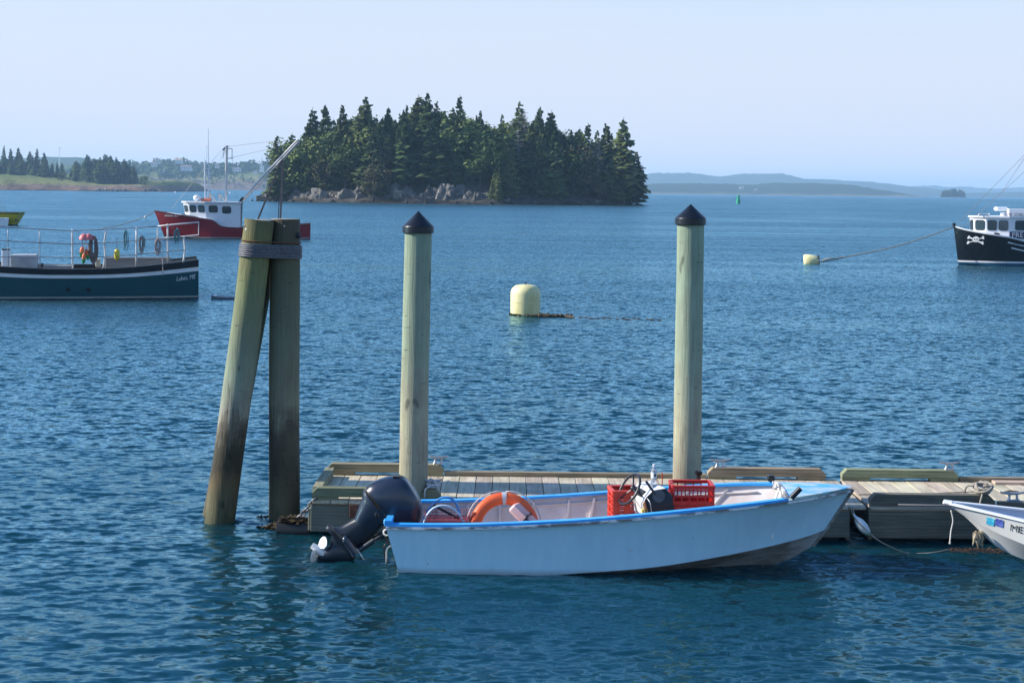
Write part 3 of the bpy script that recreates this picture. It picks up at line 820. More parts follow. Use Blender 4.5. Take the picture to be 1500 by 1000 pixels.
for px, py, Y, w, h, d, roof, lab in (
    (226, 243, 2740, 9, 8, 9, SHINGLE, 'white dark-roofed house high in the trees at the left of the town hill'),
    (231, 239, 2800, 8, 8, 8, SHINGLE, 'smaller white house just above and right of its neighbour on the town hill'),
    (262, 238.5, 2850, 14, 8, 9, TANROOF, 'pale yellow-roofed long house on the crest of the town hill'),
    (273, 249, 2690, 19, 9, 11, SHINGLE, 'large grey-roofed house in a clearing, left of the red boat\'s antenna tower'),
    (318, 245, 2760, 7, 7, 8, SHINGLE, 'small white house between the red boat\'s antenna tower and its mast'),
    (347, 250, 2690, 14, 5.5, 8, SHINGLE, 'low grey-roofed house by the field edge right of the red boat\'s mast'),
    (374, 253, 2665, 6, 4, 5, SHINGLE, 'tiny white shed on the bluff below the church spire'),
    (238, 252.5, 2665, 8, 4, 5, SHINGLE, 'low pale house on the bluff edge beside the headland trees'),
    (1086, 276, 4190, 11, 5, 7, TANROOF, 'pale house on the far right shore above the green buoy'),
    (1108, 278, 4185, 9, 4, 6, SHINGLE, 'low shoreline house on the far right shore, right of the pale one')):
    house(px, py, Y, w, h, d, roof, lab)
p = P(383.5, 251, 2720); t = thing('church', 'white church with a thin spire on the town hill beside the island\'s left end', 'church', (p.x, p.y, p.z))
MB().box((0, 0, 4), (7, 10, 12)).build('wall', SIDING, t, local=True)
MB().box((0, -3, 12), (3, 3, 8)).build('belfry', SIDING, t, local=True)
MB().lathe([(2.0, 16), (0.1, 29)], 8, (0, -3, 0)).build('spire', SIDING, t, local=True)
p = P(87, 240, 2900); t = thing('radio_mast', 'thin tall radio mast rising behind the gap in the headland trees', 'mast', (p.x, p.y, p.z))
m_ = MB()
for a in range(3): m_.tube([(1.2 * math.cos(a * 2.1), 1.2 * math.sin(a * 2.1), -10), (0.7 * math.cos(a * 2.1), 0.7 * math.sin(a * 2.1), 31)], 0.22, 5)
m_.build('lattice_pole', WHITE, t, local=True)
MB().lathe([(1.6, 29), (1.6, 31)], 8).build('aerial_head', WHITE, t, local=True)

# islet far right
SKERRY = land_mat('islet_soil', (0.05, 0.045, 0.04), [(0.3, (0.1, 0.09, 0.08)), (0.5, (0.05, 0.06, 0.03)), (1, (0.04, 0.05, 0.02))], 0.05, zr=(0, 14))
ip = PZ(1400, 286.9); IY = 3600.0; ixc = P(1397, 286, IY).x
def isle(x, y):
    d = math.hypot((x - ixc) / 40, (y - IY) / 26)
    return -1.5 + 6.5 * ss(1.1, 0.3, d) + 0.8 * fbm(x * 0.08, y * 0.08)
terrain('islet_ground', np.arange(ixc - 52, ixc + 52, 3.0), np.arange(IY - 34, IY + 34, 4.0), isle, SKERRY)
for i in range(46):
    px = rng.uniform(1380, 1413); top = float(np.interp(px, [1376, 1386, 1397, 1408, 1416], [281, 277, 275, 276.5, 281]))
    pp = P(px, top + rng.uniform(0, 2.2), IY + rng.uniform(-12, 12)); z = isle(pp.x, pp.y) - 0.5
    if pp.z - z > 3: tree('spruce_tree', rng.choice(SPR), 'spruce crowded on the tiny far islet left of the black boat', 'spruces on the tiny far islet', (pp.x, pp.y, z), pp.z - z, 1.5)
# ================================================================ THE FLOATING DOCK
YF, YB, ZD = 19.45, 21.30, 0.465          # front edge, back edge, deck height
DECK = wood('deck_boards', (0.44, 0.365, 0.265), (0.64, 0.54, 0.41), 1)
RAIL = wood('rail_timber', (0.22, 0.18, 0.105), (0.36, 0.29, 0.18), 0)
RAILG = wood('green_treated_timber', (0.15, 0.16, 0.085), (0.27, 0.27, 0.16), 0)
RAILY = wood('rail_timber_end', (0.2, 0.19, 0.12), (0.34, 0.31, 0.2), 1)
FASC = wood('dock_side_board', (0.15, 0.155, 0.12), (0.215, 0.205, 0.155), 0, dk=0.78)
FASCR = wood('dark_dock_side_board', (0.115, 0.098, 0.072), (0.195, 0.168, 0.128), 0, dk=0.78)
BLACKP = mat('black_plastic', (0.006, 0.007, 0.011), 0.33, var=0.1)
RUST = mat('rusty_iron', (0.16, 0.06, 0.035), 0.8, var=0.4, sc=14)
GALV = mat('galvanised_iron', (0.42, 0.43, 0.44), 0.45, 0.7, var=0.2, sc=12)
LICHEN = mat('weed_brown', (0.045, 0.03, 0.014), 0.7, sc=9, con=0.5, col2=(0.11, 0.075, 0.03))
g_left = thing('floating_dock', 'long plank float with shadow-banded deck behind the blue and white skiff', 'dock', ((-2.56 + 4.64) / 2, (YF + YB) / 2, 0))
g_right = thing('floating_dock', 'weathered plank float on the right with a dark front, behind the white dinghy', 'dock', (6.6, (YF + YB) / 2, 0))
PL = 0.2285
def planks(x0, x1, root, y0, y1, pile_x=()):
    n = int(round((x1 - x0) / PL)); w = (x1 - x0) / n
    base = MB().box((0, 0, 0), (w - 0.009, y1 - y0, 0.045), ch=0.004).build('plank', DECK, root, local=True)
    base.location = (x0 + w / 2 - root.location.x, (y0 + y1) / 2 - root.location.y, ZD - 0.0225)
    for i in range(1, n):
        c = base.copy(); COL.objects.link(c)
        c.location.x += w * i; c.location.z += rng.uniform(-0.003, 0.003); c.rotation_euler.z = rng.uniform(-0.003, 0.003)
        c.location.y += rng.uniform(-0.006, 0.006)
planks(-2.54, 4.64, g_left, YF + 0.01, YB)
planks(4.69, 9.2, g_right, YF + 0.27, YB)
MB().box((6.95, YF + 0.135, ZD - 0.0225), (4.5, 0.255, 0.045), ch=0.004).build('edge_plank', wood('edge_board', (0.34, 0.28, 0.2), (0.5, 0.41, 0.3), 0), g_right)
def frame(x0, x1, root, m):
    MB().box(((x0 + x1) / 2, YF + 0.03, 0.225), (x1 - x0, 0.05, 0.33), ch=0.005).build('front_board', m, root)
    MB().box(((x0 + x1) / 2, YB - 0.03, 0.225), (x1 - x0, 0.05, 0.33)).build('back_board', m, root)
    MB().box(((x0 + x1) / 2, YF + 0.045, ZD - 0.058), (x1 - x0 - 0.01, 0.045, 0.02)).build('stringer', RAIL, root)
    n = int((x1 - x0) / 0.95)
    for i in range(n):
        MB().box((x0 + (i + 0.5) * (x1 - x0) / n, (YF + YB) / 2 + 0.03, 0.03), ((x1 - x0) / n - 0.12, YB - YF - 0.34, 0.42), ch=0.04).build('float_drum', BLACKP, root)
frame(-2.56, 4.42, g_left, FASC); frame(4.67, 9.2, g_right, FASCR)
MB().box((-2.575, (YF + YB) / 2, 0.225), (0.05, YB - YF - 0.12, 0.33), ch=0.005).build('end_board', RAILY, g_left)
MB().box((4.42, (YF + YB) / 2, 0.2), (0.05, YB - YF - 0.2, 0.38)).build('end_board', FASCR, g_left)
MB().box((4.72, (YF + YB) / 2 + 0.03, 0.2), (0.05, YB - YF - 0.2, 0.38)).build('end_board', FASCR, g_right)
def bull(x0, x1, y, root, m, bot=ZD + 0.045, h=0.115, d=0.14, blocks=(0.0, 1.0), bl=0.42, chamf=0.07):
    """bull rail: a chamfered beam on blocks"""
    r_ = [Vector((x0, 0, bot)), Vector((x1, 0, bot)), Vector((x1, 0, bot + h - chamf)), Vector((x1 - chamf, 0, bot + h)), Vector((x0 + chamf, 0, bot + h)), Vector((x0, 0, bot + h - chamf))]
    MB().prism(r_, (0, y - d / 2, 0), (0, y + d / 2, 0)).build('bull_rail', m, root)
    for t in blocks:
        xc = x0 + bl / 2 + t * (x1 - x0 - bl)
        MB().box((xc, y, (bot + ZD) / 2 + 0.001), (bl - 0.01, d - 0.012, bot - ZD - 0.004)).build('rail_block', m, root)
bull(-2.57, -0.92, YB - 0.06, g_left, RAIL, bl=0.4)
bull(2.81, 4.47, YB - 0.06, g_left, RAIL, bl=0.4)
bull(4.70, 6.34, YB - 0.06, g_right, RAILG, bl=0.4)
bull(-2.55, -1.62, YF + 0.07, g_left, RAILG, bl=0.34, blocks=(0,))
bull(-1.13, -0.88, YF + 0.09, g_left, RAIL, bl=0.24, blocks=(0,), h=0.11)
bull(4.69, 6.30, YF + 0.07, g_right, FASCR, bl=0.36, blocks=(0, 1))
MB().box((0.94, YB - 0.05, ZD + 0.032), (3.70, 0.1, 0.06), ch=0.004).build('curb_board', RAIL, g_left)
MB().box((7.8, YB - 0.05, ZD + 0.032), (2.88, 0.1, 0.06), ch=0.004).build('curb_board', RAIL, g_right)
MB().box((7.8, YF + 0.04, ZD + 0.03), (2.9, 0.075, 0.09), ch=0.004).build('curb_board', FASCR, g_right)
MB().prism([Vector((0, YF + 0.2, ZD + 0.04)), Vector((0, YB - 0.2, ZD + 0.04)), Vector((0, YB - 0.24, ZD + 0.13)), Vector((0, YF + 0.24, ZD + 0.13))], (-2.57, 0, 0), (-2.45, 0, 0)).build('bull_rail', RAILY, g_left)
for y in (YF + 0.4, YB - 0.4): MB().box((-2.51, y, ZD + 0.021), (0.1, 0.3, 0.036)).build('rail_block', RAILY, g_left)
a = P(512, 741, YF - 0.012); b_ = P(524, 756, YF - 0.012)
MB().box((a + b_) / 2, (0.11, 0.02, 0.17), ch=0.004).build('rusty_bracket', RUST, g_left)

def cleat(px, py, Y, w, label, root_z=None, rz=0.0):
    """horn cleat: two feet, a shaft and two tapering horns"""
    p = P(px, py, Y)
    t = thing('dock_cleat', label, 'cleat', p, rz, 'iron cleats along the dock')
    m_ = MB()
    m_.tube([(-w / 2, 0, 0.118), (-w * 0.36, 0, 0.104), (-w * 0.15, 0, 0.094), (w * 0.15, 0, 0.094), (w * 0.36, 0, 0.104), (w / 2, 0, 0.118)], [0.008, 0.015, 0.02, 0.02, 0.015, 0.008], 8)
    m_.build('horn', GALV, t, local=True, smooth=50)
    for s_ in (-1, 1):
        MB().tube([(s_ * w * 0.17, 0, 0.002), (s_ * w * 0.15, 0, 0.03), (s_ * w * 0.14, 0, 0.085)], [0.032, 0.019, 0.018], 8).build('foot', GALV, t, local=True, smooth=50)
    MB().box((0, 0, 0.008), (w * 0.46, 0.07, 0.014), ch=0.004).build('base_plate', GALV, t, local=True)
    return t
zt = ZD + 0.16
def on_rail(px, y, w, lab):
    x = P(px, 680, y).x
    t = cleat(px, 680, y, w, lab); t.location = (x, y, zt - 0.001); MATS[t.name] = Matrix.Translation(t.location)
on_rail(642, YB - 0.06, 0.29, 'grey cleat on the back rail just right of the left capped pile')
on_rail(1055, YB - 0.06, 0.29, 'grey cleat on the back rail just right of the right capped pile')
on_rail(1391, YB - 0.06, 0.29, 'grey cleat on the green-tinted back rail of the right float')

ROPEG = mat('grey_rope', (0.32, 0.29, 0.24), 0.9, sc=60, bmp=0.5, bd=0.004)
ROPEW = mat('white_rope', (0.6, 0.58, 0.54), 0.9, sc=60, bmp=0.5, bd=0.004)
ROPEB = mat('brown_rope', (0.2, 0.15, 0.1), 0.9, sc=60, bmp=0.5, bd=0.004)
def coil(c, n, rx, ry, rz, r, seed):
    g = random.Random(seed); pts = []
    for k in range(n):
        a0 = g.random() * 6.28; tx = g.uniform(-0.5, 0.5); ty = g.uniform(-0.7, 0.7); s_ = g.uniform(0.6, 1.05)
        for j in range(10):
            a = a0 + 6.283 * j / 10
            v = Vector((math.cos(a) * rx * s_, math.sin(a) * ry * s_ * 0.6, math.sin(a) * rz * s_ + ty * rz * 0.2))
            v.rotate(Matrix.Rotation(tx * 3, 3, 'Z') @ Matrix.Rotation(ty * 1.3, 3, 'X')); pts.append(Vector(c) + v)
    return smooth_pts(pts, 3), r
# cleats under ropes on the front rails
x = P(634, 716, YF + 0.09).x
t = cleat(634, 716, YF + 0.09, 0.24, 'front cleat under a knot of pale rope beside the left capped pile'); t.location = (x, YF + 0.09, ZD + 0.155)
pts, r_ = coil((x, YF + 0.09, ZD + 0.215), 4, 0.09, 0.08, 0.055, 0.011, 3)
m_ = MB().tube(pts, r_, 6)
m_.tube(smooth_pts([(x - 0.02, YF + 0.0, ZD + 0.2), (x - 0.09, YF - 0.01, ZD + 0.16), (x - 0.1, YF + 0.0, ZD + 0.05)], 5), 0.011, 6)
m_.tube(smooth_pts([(x + 0.06, YF + 0.12, ZD + 0.21), (x + 0.17, YF + 0.16, ZD + 0.23), (x + 0.21, YF + 0.2, ZD + 0.235)], 5), 0.010, 6)
m_.build('rope_knot', ROPEW, None, smooth=180, label='pale rope hitched round the front cleat beside the left capped pile', cat='rope')
x = P(1440, 720, YF + 0.07).x
t = cleat(1440, 720, YF + 0.07, 0.27, 'front cleat of the right float buried under a grey tangle of rope'); t.location = (x, YF + 0.07, zt - 0.001)
pts, r_ = coil((x, YF + 0.07, zt + 0.09), 9, 0.12, 0.1, 0.075, 0.016, 8)
m_ = MB().tube(pts, r_, 6)
m_.tube(smooth_pts([(x - 0.09, YF + 0.1, zt + 0.1), (x - 0.19, YF + 0.14, zt + 0.09), (x - 0.215, YF + 0.16, zt - 0.03)], 5), 0.014, 6)
m_.tube(smooth_pts([(x - 0.02, YF + 0.0, zt + 0.06), (x - 0.05, YF - 0.03, zt - 0.02), (x - 0.075, YF - 0.03, zt - 0.12)], 5), 0.014, 6)
m_.build('rope_tangle', ROPEG, None, smooth=180, label='thick grey-brown rope tangled over the front cleat of the right float', cat='rope')
c = cleat(1478, 727, 20.0, 0.36, 'rusty cleat on the deck planks at the right picture edge', rz=0.1); q = PZ(1484, 733, ZD); c.location = (q.x, q.y, ZD)
a = PZ(1455, 706, ZD + 0.02); b_ = PZ(1530, 707, ZD + 0.02)
MB().bar(a, b_, 0.16, 0.036, ch=0.004).build('loose_plank', wood('pink_board', (0.52, 0.34, 0.26), (0.66, 0.47, 0.38), 0), None, label='pinkish loose plank lying along the back of the right float', cat='plank')
a = PZ(1466, 722, ZD + 0.01); b_ = PZ(1492, 719.5, ZD + 0.02)
MB().tube([a, (a + b_) / 2 + Vector((0, 0, 0.02)), b_], [0.01, 0.016, 0.006], 6).build('wood_scrap', ROPEB, None, label='thin dark splinter of wood lying behind the rusty deck cleat', cat='scrap')
pts = [PZ(px, py, ZD + 0.01) for px, py in ((1258, 724), (1290, 723.5), (1330, 723.5), (1370, 722), (1405, 720.5), (1432, 719.5))]
MB().tube(smooth_pts(pts, 4), 0.006, 5).build('rope_line', ROPEB, None, label='thin brown line stretched across the right float\'s deck to the tangled cleat', cat='rope')

# ================================================================ PILES
def pile_mat(name, stops, z1, streak=1.0):
    m, n, l, b = nt(name)
    g = n.new('ShaderNodeNewGeometry'); sp = n.new('ShaderNodeSeparateXYZ'); l.new(g.outputs['Position'], sp.inputs[0])
    v = coords(n, l, (9, 9, 0.7), 1.0); t = noise_tex(n, l, v, 1.0, 6, 0.65)
    fine = noise_tex(n, l, coords(n, l, (34, 34, 1.6), 1.0), 1.0, 5, 0.7)
    blot = noise_tex(n, l, coords(n, l, (1, 1, 0.6), 3.2), 1.0, 5, 0.65)
    ad = n.new('ShaderNodeMath'); ad.operation = 'MULTIPLY_ADD'; ad.inputs[1].default_value = 0.9 * streak; l.new(t.outputs[0], ad.inputs[0])
    a0 = n.new('ShaderNodeMath'); a0.operation = 'MULTIPLY_ADD'; a0.inputs[1].default_value = 0.8; l.new(blot.outputs[0], a0.inputs[0]); l.new(sp.outputs['Z'], a0.inputs[2])
    a1 = n.new('ShaderNodeMath'); a1.operation = 'MULTIPLY_ADD'; a1.inputs[1].default_value = 0.5; l.new(fine.outputs[0], a1.inputs[0]); l.new(a0.outputs[0], a1.inputs[2]); l.new(a1.outputs[0], ad.inputs[2])
    mr = n.new('ShaderNodeMapRange'); mr.inputs[1].default_value = 0.45 * streak + 0.65; mr.inputs[2].default_value = z1 + 0.45 * streak + 0.65; l.new(ad.outputs[0], mr.inputs[0])
    r_ = ramp(n, l, mr.outputs[0], [(z / z1, c) for z, c in stops])
    hs = n.new('ShaderNodeHueSaturation'); m2 = n.new('ShaderNodeMapRange')
    m2.inputs[1].default_value = 0.3; m2.inputs[2].default_value = 0.7; m2.inputs[3].default_value = 0.62; m2.inputs[4].default_value = 1.28
    mx = n.new('ShaderNodeMath'); mx.operation = 'MULTIPLY_ADD'; mx.inputs[1].default_value = 0.5; mx.inputs[2].default_value = 0.0
    l.new(fine.outputs[0], mx.inputs[0]); a2 = n.new('ShaderNodeMath'); a2.operation = 'MULTIPLY_ADD'; a2.inputs[1].default_value = 0.5; l.new(blot.outputs[0], a2.inputs[0]); l.new(mx.outputs[0], a2.inputs[2])
    l.new(a2.outputs[0], m2.inputs[0]); l.new(m2.outputs[0], hs.inputs['Value']); l.new(r_.outputs[0], hs.inputs['Color'])
    h2 = n.new('ShaderNodeMapRange'); h2.inputs[1].default_value = 0.3; h2.inputs[2].default_value = 0.7; h2.inputs[3].default_value = 0.485; h2.inputs[4].default_value = 0.53
    l.new(blot.outputs[0], h2.inputs[0]); l.new(h2.outputs[0], hs.inputs['Hue'])
    # drying checks: thin dark splits along the grain
    chk = n.new('ShaderNodeMapRange'); chk.inputs[1].default_value = 0.33; chk.inputs[2].default_value = 0.38; chk.inputs[3].default_value = 0.5; l.new(t.outputs[0], chk.inputs[0])
    tick = noise_tex(n, l, coords(n, l, (5, 5, 42), 1.0), 1.0, 2, 0.5)
    tk = n.new('ShaderNodeMapRange'); tk.inputs[1].default_value = 0.70; tk.inputs[2].default_value = 0.74; tk.inputs[3].default_value = 1.0; tk.inputs[4].default_value = 0.3; l.new(tick.outputs[0], tk.inputs[0])
    kn = noise_tex(n, l, coords(n, l, (1, 1, 0.45), 7.0), 1.0, 1, 0.4)
    kk = n.new('ShaderNodeMapRange'); kk.inputs[1].default_value = 0.72; kk.inputs[2].default_value = 0.78; kk.inputs[3].default_value = 1.0; kk.inputs[4].default_value = 0.45; l.new(kn.outputs[0], kk.inputs[0])
    c3 = n.new('ShaderNodeMath'); c3.operation = 'MULTIPLY'; l.new(chk.outputs[0], c3.inputs[0]); l.new(tk.outputs[0], c3.inputs[1])
    c4 = n.new('ShaderNodeMath'); c4.operation = 'MULTIPLY'; l.new(c3.outputs[0], c4.inputs[0]); l.new(kk.outputs[0], c4.inputs[1]); chk = c4
    mm = n.new('ShaderNodeMix'); mm.data_type = 'RGBA'; mm.blend_type = 'MULTIPLY'; mm.inputs['Factor'].default_value = 1.0
    l.new(hs.outputs[0], mm.inputs['A']); l.new(chk.outputs[0], mm.inputs['B'])
    l.new(mm.outputs['Result'], b.inputs['Base Color']); b.inputs['Roughness'].default_value = 0.85
    hh = n.new('ShaderNodeMath'); hh.operation = 'ADD'; l.new(t.outputs[0], hh.inputs[0]); l.new(fine.outputs[0], hh.inputs[1])
    bump(n, l, b, hh.outputs[0], 0.55, 0.02)
    return m
PILE = pile_mat('treated_pile', [(0, (0.1, 0.09, 0.05)), (0.5, (0.33, 0.29, 0.2)), (1.5, (0.38, 0.36, 0.25)), (2.4, (0.29, 0.34, 0.24)), (4.2, (0.26, 0.34, 0.24))], 4.2)
DOLP = pile_mat('old_pile', [(0, (0.09, 0.085, 0.045)), (0.25, (0.125, 0.11, 0.055)), (0.5, (0.12, 0.09, 0.04)), (0.7, (0.042, 0.034, 0.018)), (1.05, (0.045, 0.037, 0.022)), (1.3, (0.15, 0.13, 0.095)), (1.42, (0.27, 0.27, 0.21)), (2.2, (0.22, 0.26, 0.18)), (3.0, (0.19, 0.215, 0.105)), (3.7, (0.18, 0.175, 0.065)), (4.2, (0.12, 0.105, 0.06))], 4.2, 0.55)
DOLB = pile_mat('old_brown_pile', [(0, (0.10, 0.09, 0.05)), (0.3, (0.10, 0.085, 0.05)), (0.7, (0.055, 0.045, 0.028)), (1.2, (0.08, 0.066, 0.045)), (1.6, (0.2, 0.19, 0.13)), (2.6, (0.15, 0.17, 0.11)), (3.5, (0.11, 0.105, 0.06)), (4.2, (0.085, 0.07, 0.05))], 4.2, 0.55)
PTOP = mat('weathered_pile_end', (0.3, 0.26, 0.2), 0.9, sc=10, bmp=0.4)
def pile_geo(a, b, ra, rb, seed, n=28, m=26):
    a, b = Vector(a), Vector(b); g = random.Random(seed); d = (b - a).normalized()
    u = d.cross(Vector((0, 1, 0))).normalized(); w = d.cross(u); o1, o2 = g.random() * 50, g.random() * 50
    rs = []
    for i in range(m + 1):
        t = i / m; c = a.lerp(b, t) + u * 0.012 * noise.noise(Vector((t * 3, o1, 0))) + w * 0.012 * noise.noise(Vector((t * 3, o2, 0)))
        rr = ra + (rb - ra) * t
        rs.append([c + (u * math.cos(2 * math.pi * k / n) + w * math.sin(2 * math.pi * k / n)) * rr * (1 + 0.03 * noise.noise(Vector((math.cos(2 * math.pi * k / n) * 1.3 + o1, math.sin(2 * math.pi * k / n) * 1.3, t * 6))) + 0.012 * noise.noise(Vector((k * 0.9, t * 1.5, o2)))) for k in range(n)])
    return MB().rings(rs)
def capped(px_b, py_b, px_t, py_t, py_apex, Y, label, seed):
    top = P(px_t, py_t, Y); low = P(px_b, py_b, Y)
    d = (top - low) / (top.z - low.z); base = low - d * (low.z + 1.5)
    t = thing('dock_pile', label, 'pile', low - d * low.z, 0, 'capped piles of the floating dock')
    r1, r2 = 0.176, 0.176
    pile_geo(base, top + d * 0.06, 0.19, 0.178, seed).build('pole', PILE, t, smooth=50)
    q = top; h = P(px_t, py_apex, Y).z - top.z
    m_ = MB().lathe([(0.197, -0.012), (0.206, -0.006), (0.206, 0.07), (0.199, 0.085), (0.19, 0.094), (0.1, 0.094 + (h - 0.094) * 0.474), (0.006, h - 0.003), (0.001, h)], 40, q)
    m_.build('cone_cap', BLACKP, t, smooth=22)
    return t
capped(605, 690, 612.5, 340, 309, 19.62, 'left capped dock pile, standing behind the outboard motor', 1)
capped(1006, 690, 1011.5, 328, 299, 19.9, 'right capped dock pile, standing behind the red crate', 2)

dol = thing('mooring_dolphin', 'leaning cluster of old wooden piles bound with wire, left of the dock', 'pile cluster', PZ(365, 772))
def dpile(bx, by, tx, ty, Yb, Yt, ra, rb, seed, m=DOLP):
    a = P(bx, by, Yb); b_ = P(tx, ty, Yt); d = (b_ - a) / (b_.z - a.z)
    o = pile_geo(a - d * (a.z + 1.3), b_, ra, rb, seed).build('pile', m, dol, smooth=50)
    MB().lathe([(rb * 0.985, 0.0), (rb * 0.9, 0.012), (0.001, 0.014)], 28, b_ + Vector((0, 0, -0.004)), cap=False).build('pile_end', PTOP, dol, smooth=40)
    return a, b_
A1 = dpile(321, 772, 381, 322.5, 20.24, 20.36, 0.205, 0.2, 11)
A2 = dpile(416, 765, 417.5, 321.5, 20.5, 20.6, 0.212, 0.205, 12, DOLB)
A3 = dpile(317, 758, 394, 327, 20.66, 20.76, 0.19, 0.19, 13, DOLB)
WIRE = mat('wire_rope', (0.14, 0.145, 0.165), 0.55, 0.3, var=0.25, sc=25)
m_ = MB(); mr_ = MB()
def wrap_pts(z, grow):
    cs = [(A1[1].lerp(A1[0], (A1[1].z - z) / (A1[1].z - A1[0].z)), 0.205), (A2[1].lerp(A2[0], (A2[1].z - z) / (A2[1].z - A2[0].z)), 0.21), (A3[1].lerp(A3[0], (A3[1].z - z) / (A3[1].z - A3[0].z)), 0.195)]
    cen = sum((c for c, r_ in cs), Vector()) / 3; out = []
    for k in range(40):            # support hull of the three round piles
        a = 6.283 * k / 40; dr = Vector((math.cos(a), math.sin(a), 0))
        c, r_ = max(cs, key=lambda q: (q[0] - cen).dot(dr) + q[1])
        p = c + dr * (r_ + grow); p.z = z - 0.055 * (p.x - cen.x)
        out.append(p)
    return out
zc = P(400, 370, 19.8).z
for k in range(7): m_.tube(wrap_pts(zc + (k - 3) * 0.026, 0.012 + 0.004 * (k % 2)), 0.0145, 6, loop=True)
m_.build('wire_lashing', WIRE, dol, smooth=180)
mr_.tube(wrap_pts(zc + 0.125, 0.01), 0.008, 5, loop=True)
mr_.build('rusty_wire', RUST, dol, smooth=180)
def bolt(px, py, Y, col, r_=0.03):
    p = P(px, py, Y); MB().ball(p, r_, 10, (0.8, 0.6, 1)).build('bolt_head', col, dol, smooth=60)
bolt(360.5, 331.5, 20.25, BLACKP, 0.035); bolt(361, 336, 20.22, WHITE, 0.022); bolt(356, 375, 20.22, BLACKP, 0.036); bolt(357, 375, 20.18, GALV, 0.02); bolt(437, 345, 20.46, BLACKP, 0.045); bolt(416.5, 331.5, 20.395, GALV, 0.014)
# the third, sawn pile end whose shade bands the deck stands behind; chain and weed
CHAIN = mat('wet_chain', (0.2, 0.2, 0.21), 0.5, 0.6, var=0.3, sc=20)
def chain(a, b, drop, link, r_, m):
    pts = sag(a, b, drop, max(4, int((Vector(b) - Vector(a)).length / (link * 0.72)))); mb = MB()
    for i in range(len(pts) - 1):
        p, q = pts[i], pts[i + 1]; d = (q - p).normalized(); u = d.cross(Vector((0, 0, 1))).normalized(); w = d.cross(u)
        if i % 2: u = w
        c = (p + q) / 2; L = link / 2
        mb.tube([c + d * (math.cos(t) * L) + u * (math.sin(t) * L * 0.62) for t in [6.283 * k / 10 for k in range(10)]], r_, 5, loop=True)
    return mb
a = P(462, 730, YF - 0.03); b_ = PZ(417, 771, 0.02)
chain(a, b_, 0.05, 0.115, 0.013, CHAIN).build('chain', CHAIN, None, smooth=180, label='slack iron chain from the dock corner down to the old pile cluster', cat='chain')
def weed(c, rx, ry, rz, n, seed, s0=0.05):
    g = random.Random(seed); mb = MB(); c = Vector(c)
    for i in range(n):
        a = g.random() * 6.283; q = math.sqrt(g.random())
        p = c + Vector((math.cos(a) * rx * q, math.sin(a) * ry * q, rz * (1 - q * q) * g.uniform(0.2, 1)))
        L = s0 * g.uniform(0.6, 1.6); b = g.random() * 6.283; d = Vector((math.cos(b), math.sin(b), g.uniform(-0.4, 0.7))) * L; w = Vector((-d.y, d.x, 0)).normalized() * L * 0.28
        mb.add([p - w, p + d * 0.5 - w * 1.3, p + d, p + d * 0.5 + w * 1.3, p + w], [(0, 1, 2, 3, 4)])
    return mb
q = PZ(414, 769); weed(q + Vector((0, -0.12, -0.02)), 0.34, 0.16, 0.07, 260, 1).build('rockweed', LICHEN, None, kind='stuff', fixn=False, label='brown rockweed floating round the foot of the upright old pile', cat='seaweed')
q = PZ(392, 758); weed(q, 0.14, 0.03, 0.03, 60, 2, 0.04).build('rockweed', LICHEN, None, kind='stuff', fixn=False, label='dark scrap of weed floating left of the upright old pile', cat='seaweed')
a = PZ(447, 764); 
drum = MB().tube([Vector((-3.02, 19.72, 0.02)), Vector((-2.6, 19.72, 0.03))], 0.16, 14); drum.build('float_log', mat('wet_black_wood', (0.02, 0.018, 0.016), 0.4), None, smooth=40, label='black weedy float butted against the left end of the dock', cat='float')
weed((-2.80, 19.70, 0.15), 0.2, 0.13, 0.06, 220, 3).build('rockweed', LICHEN, None, kind='stuff', fixn=False, label='clump of brown rockweed on top of the black float', cat='seaweed')
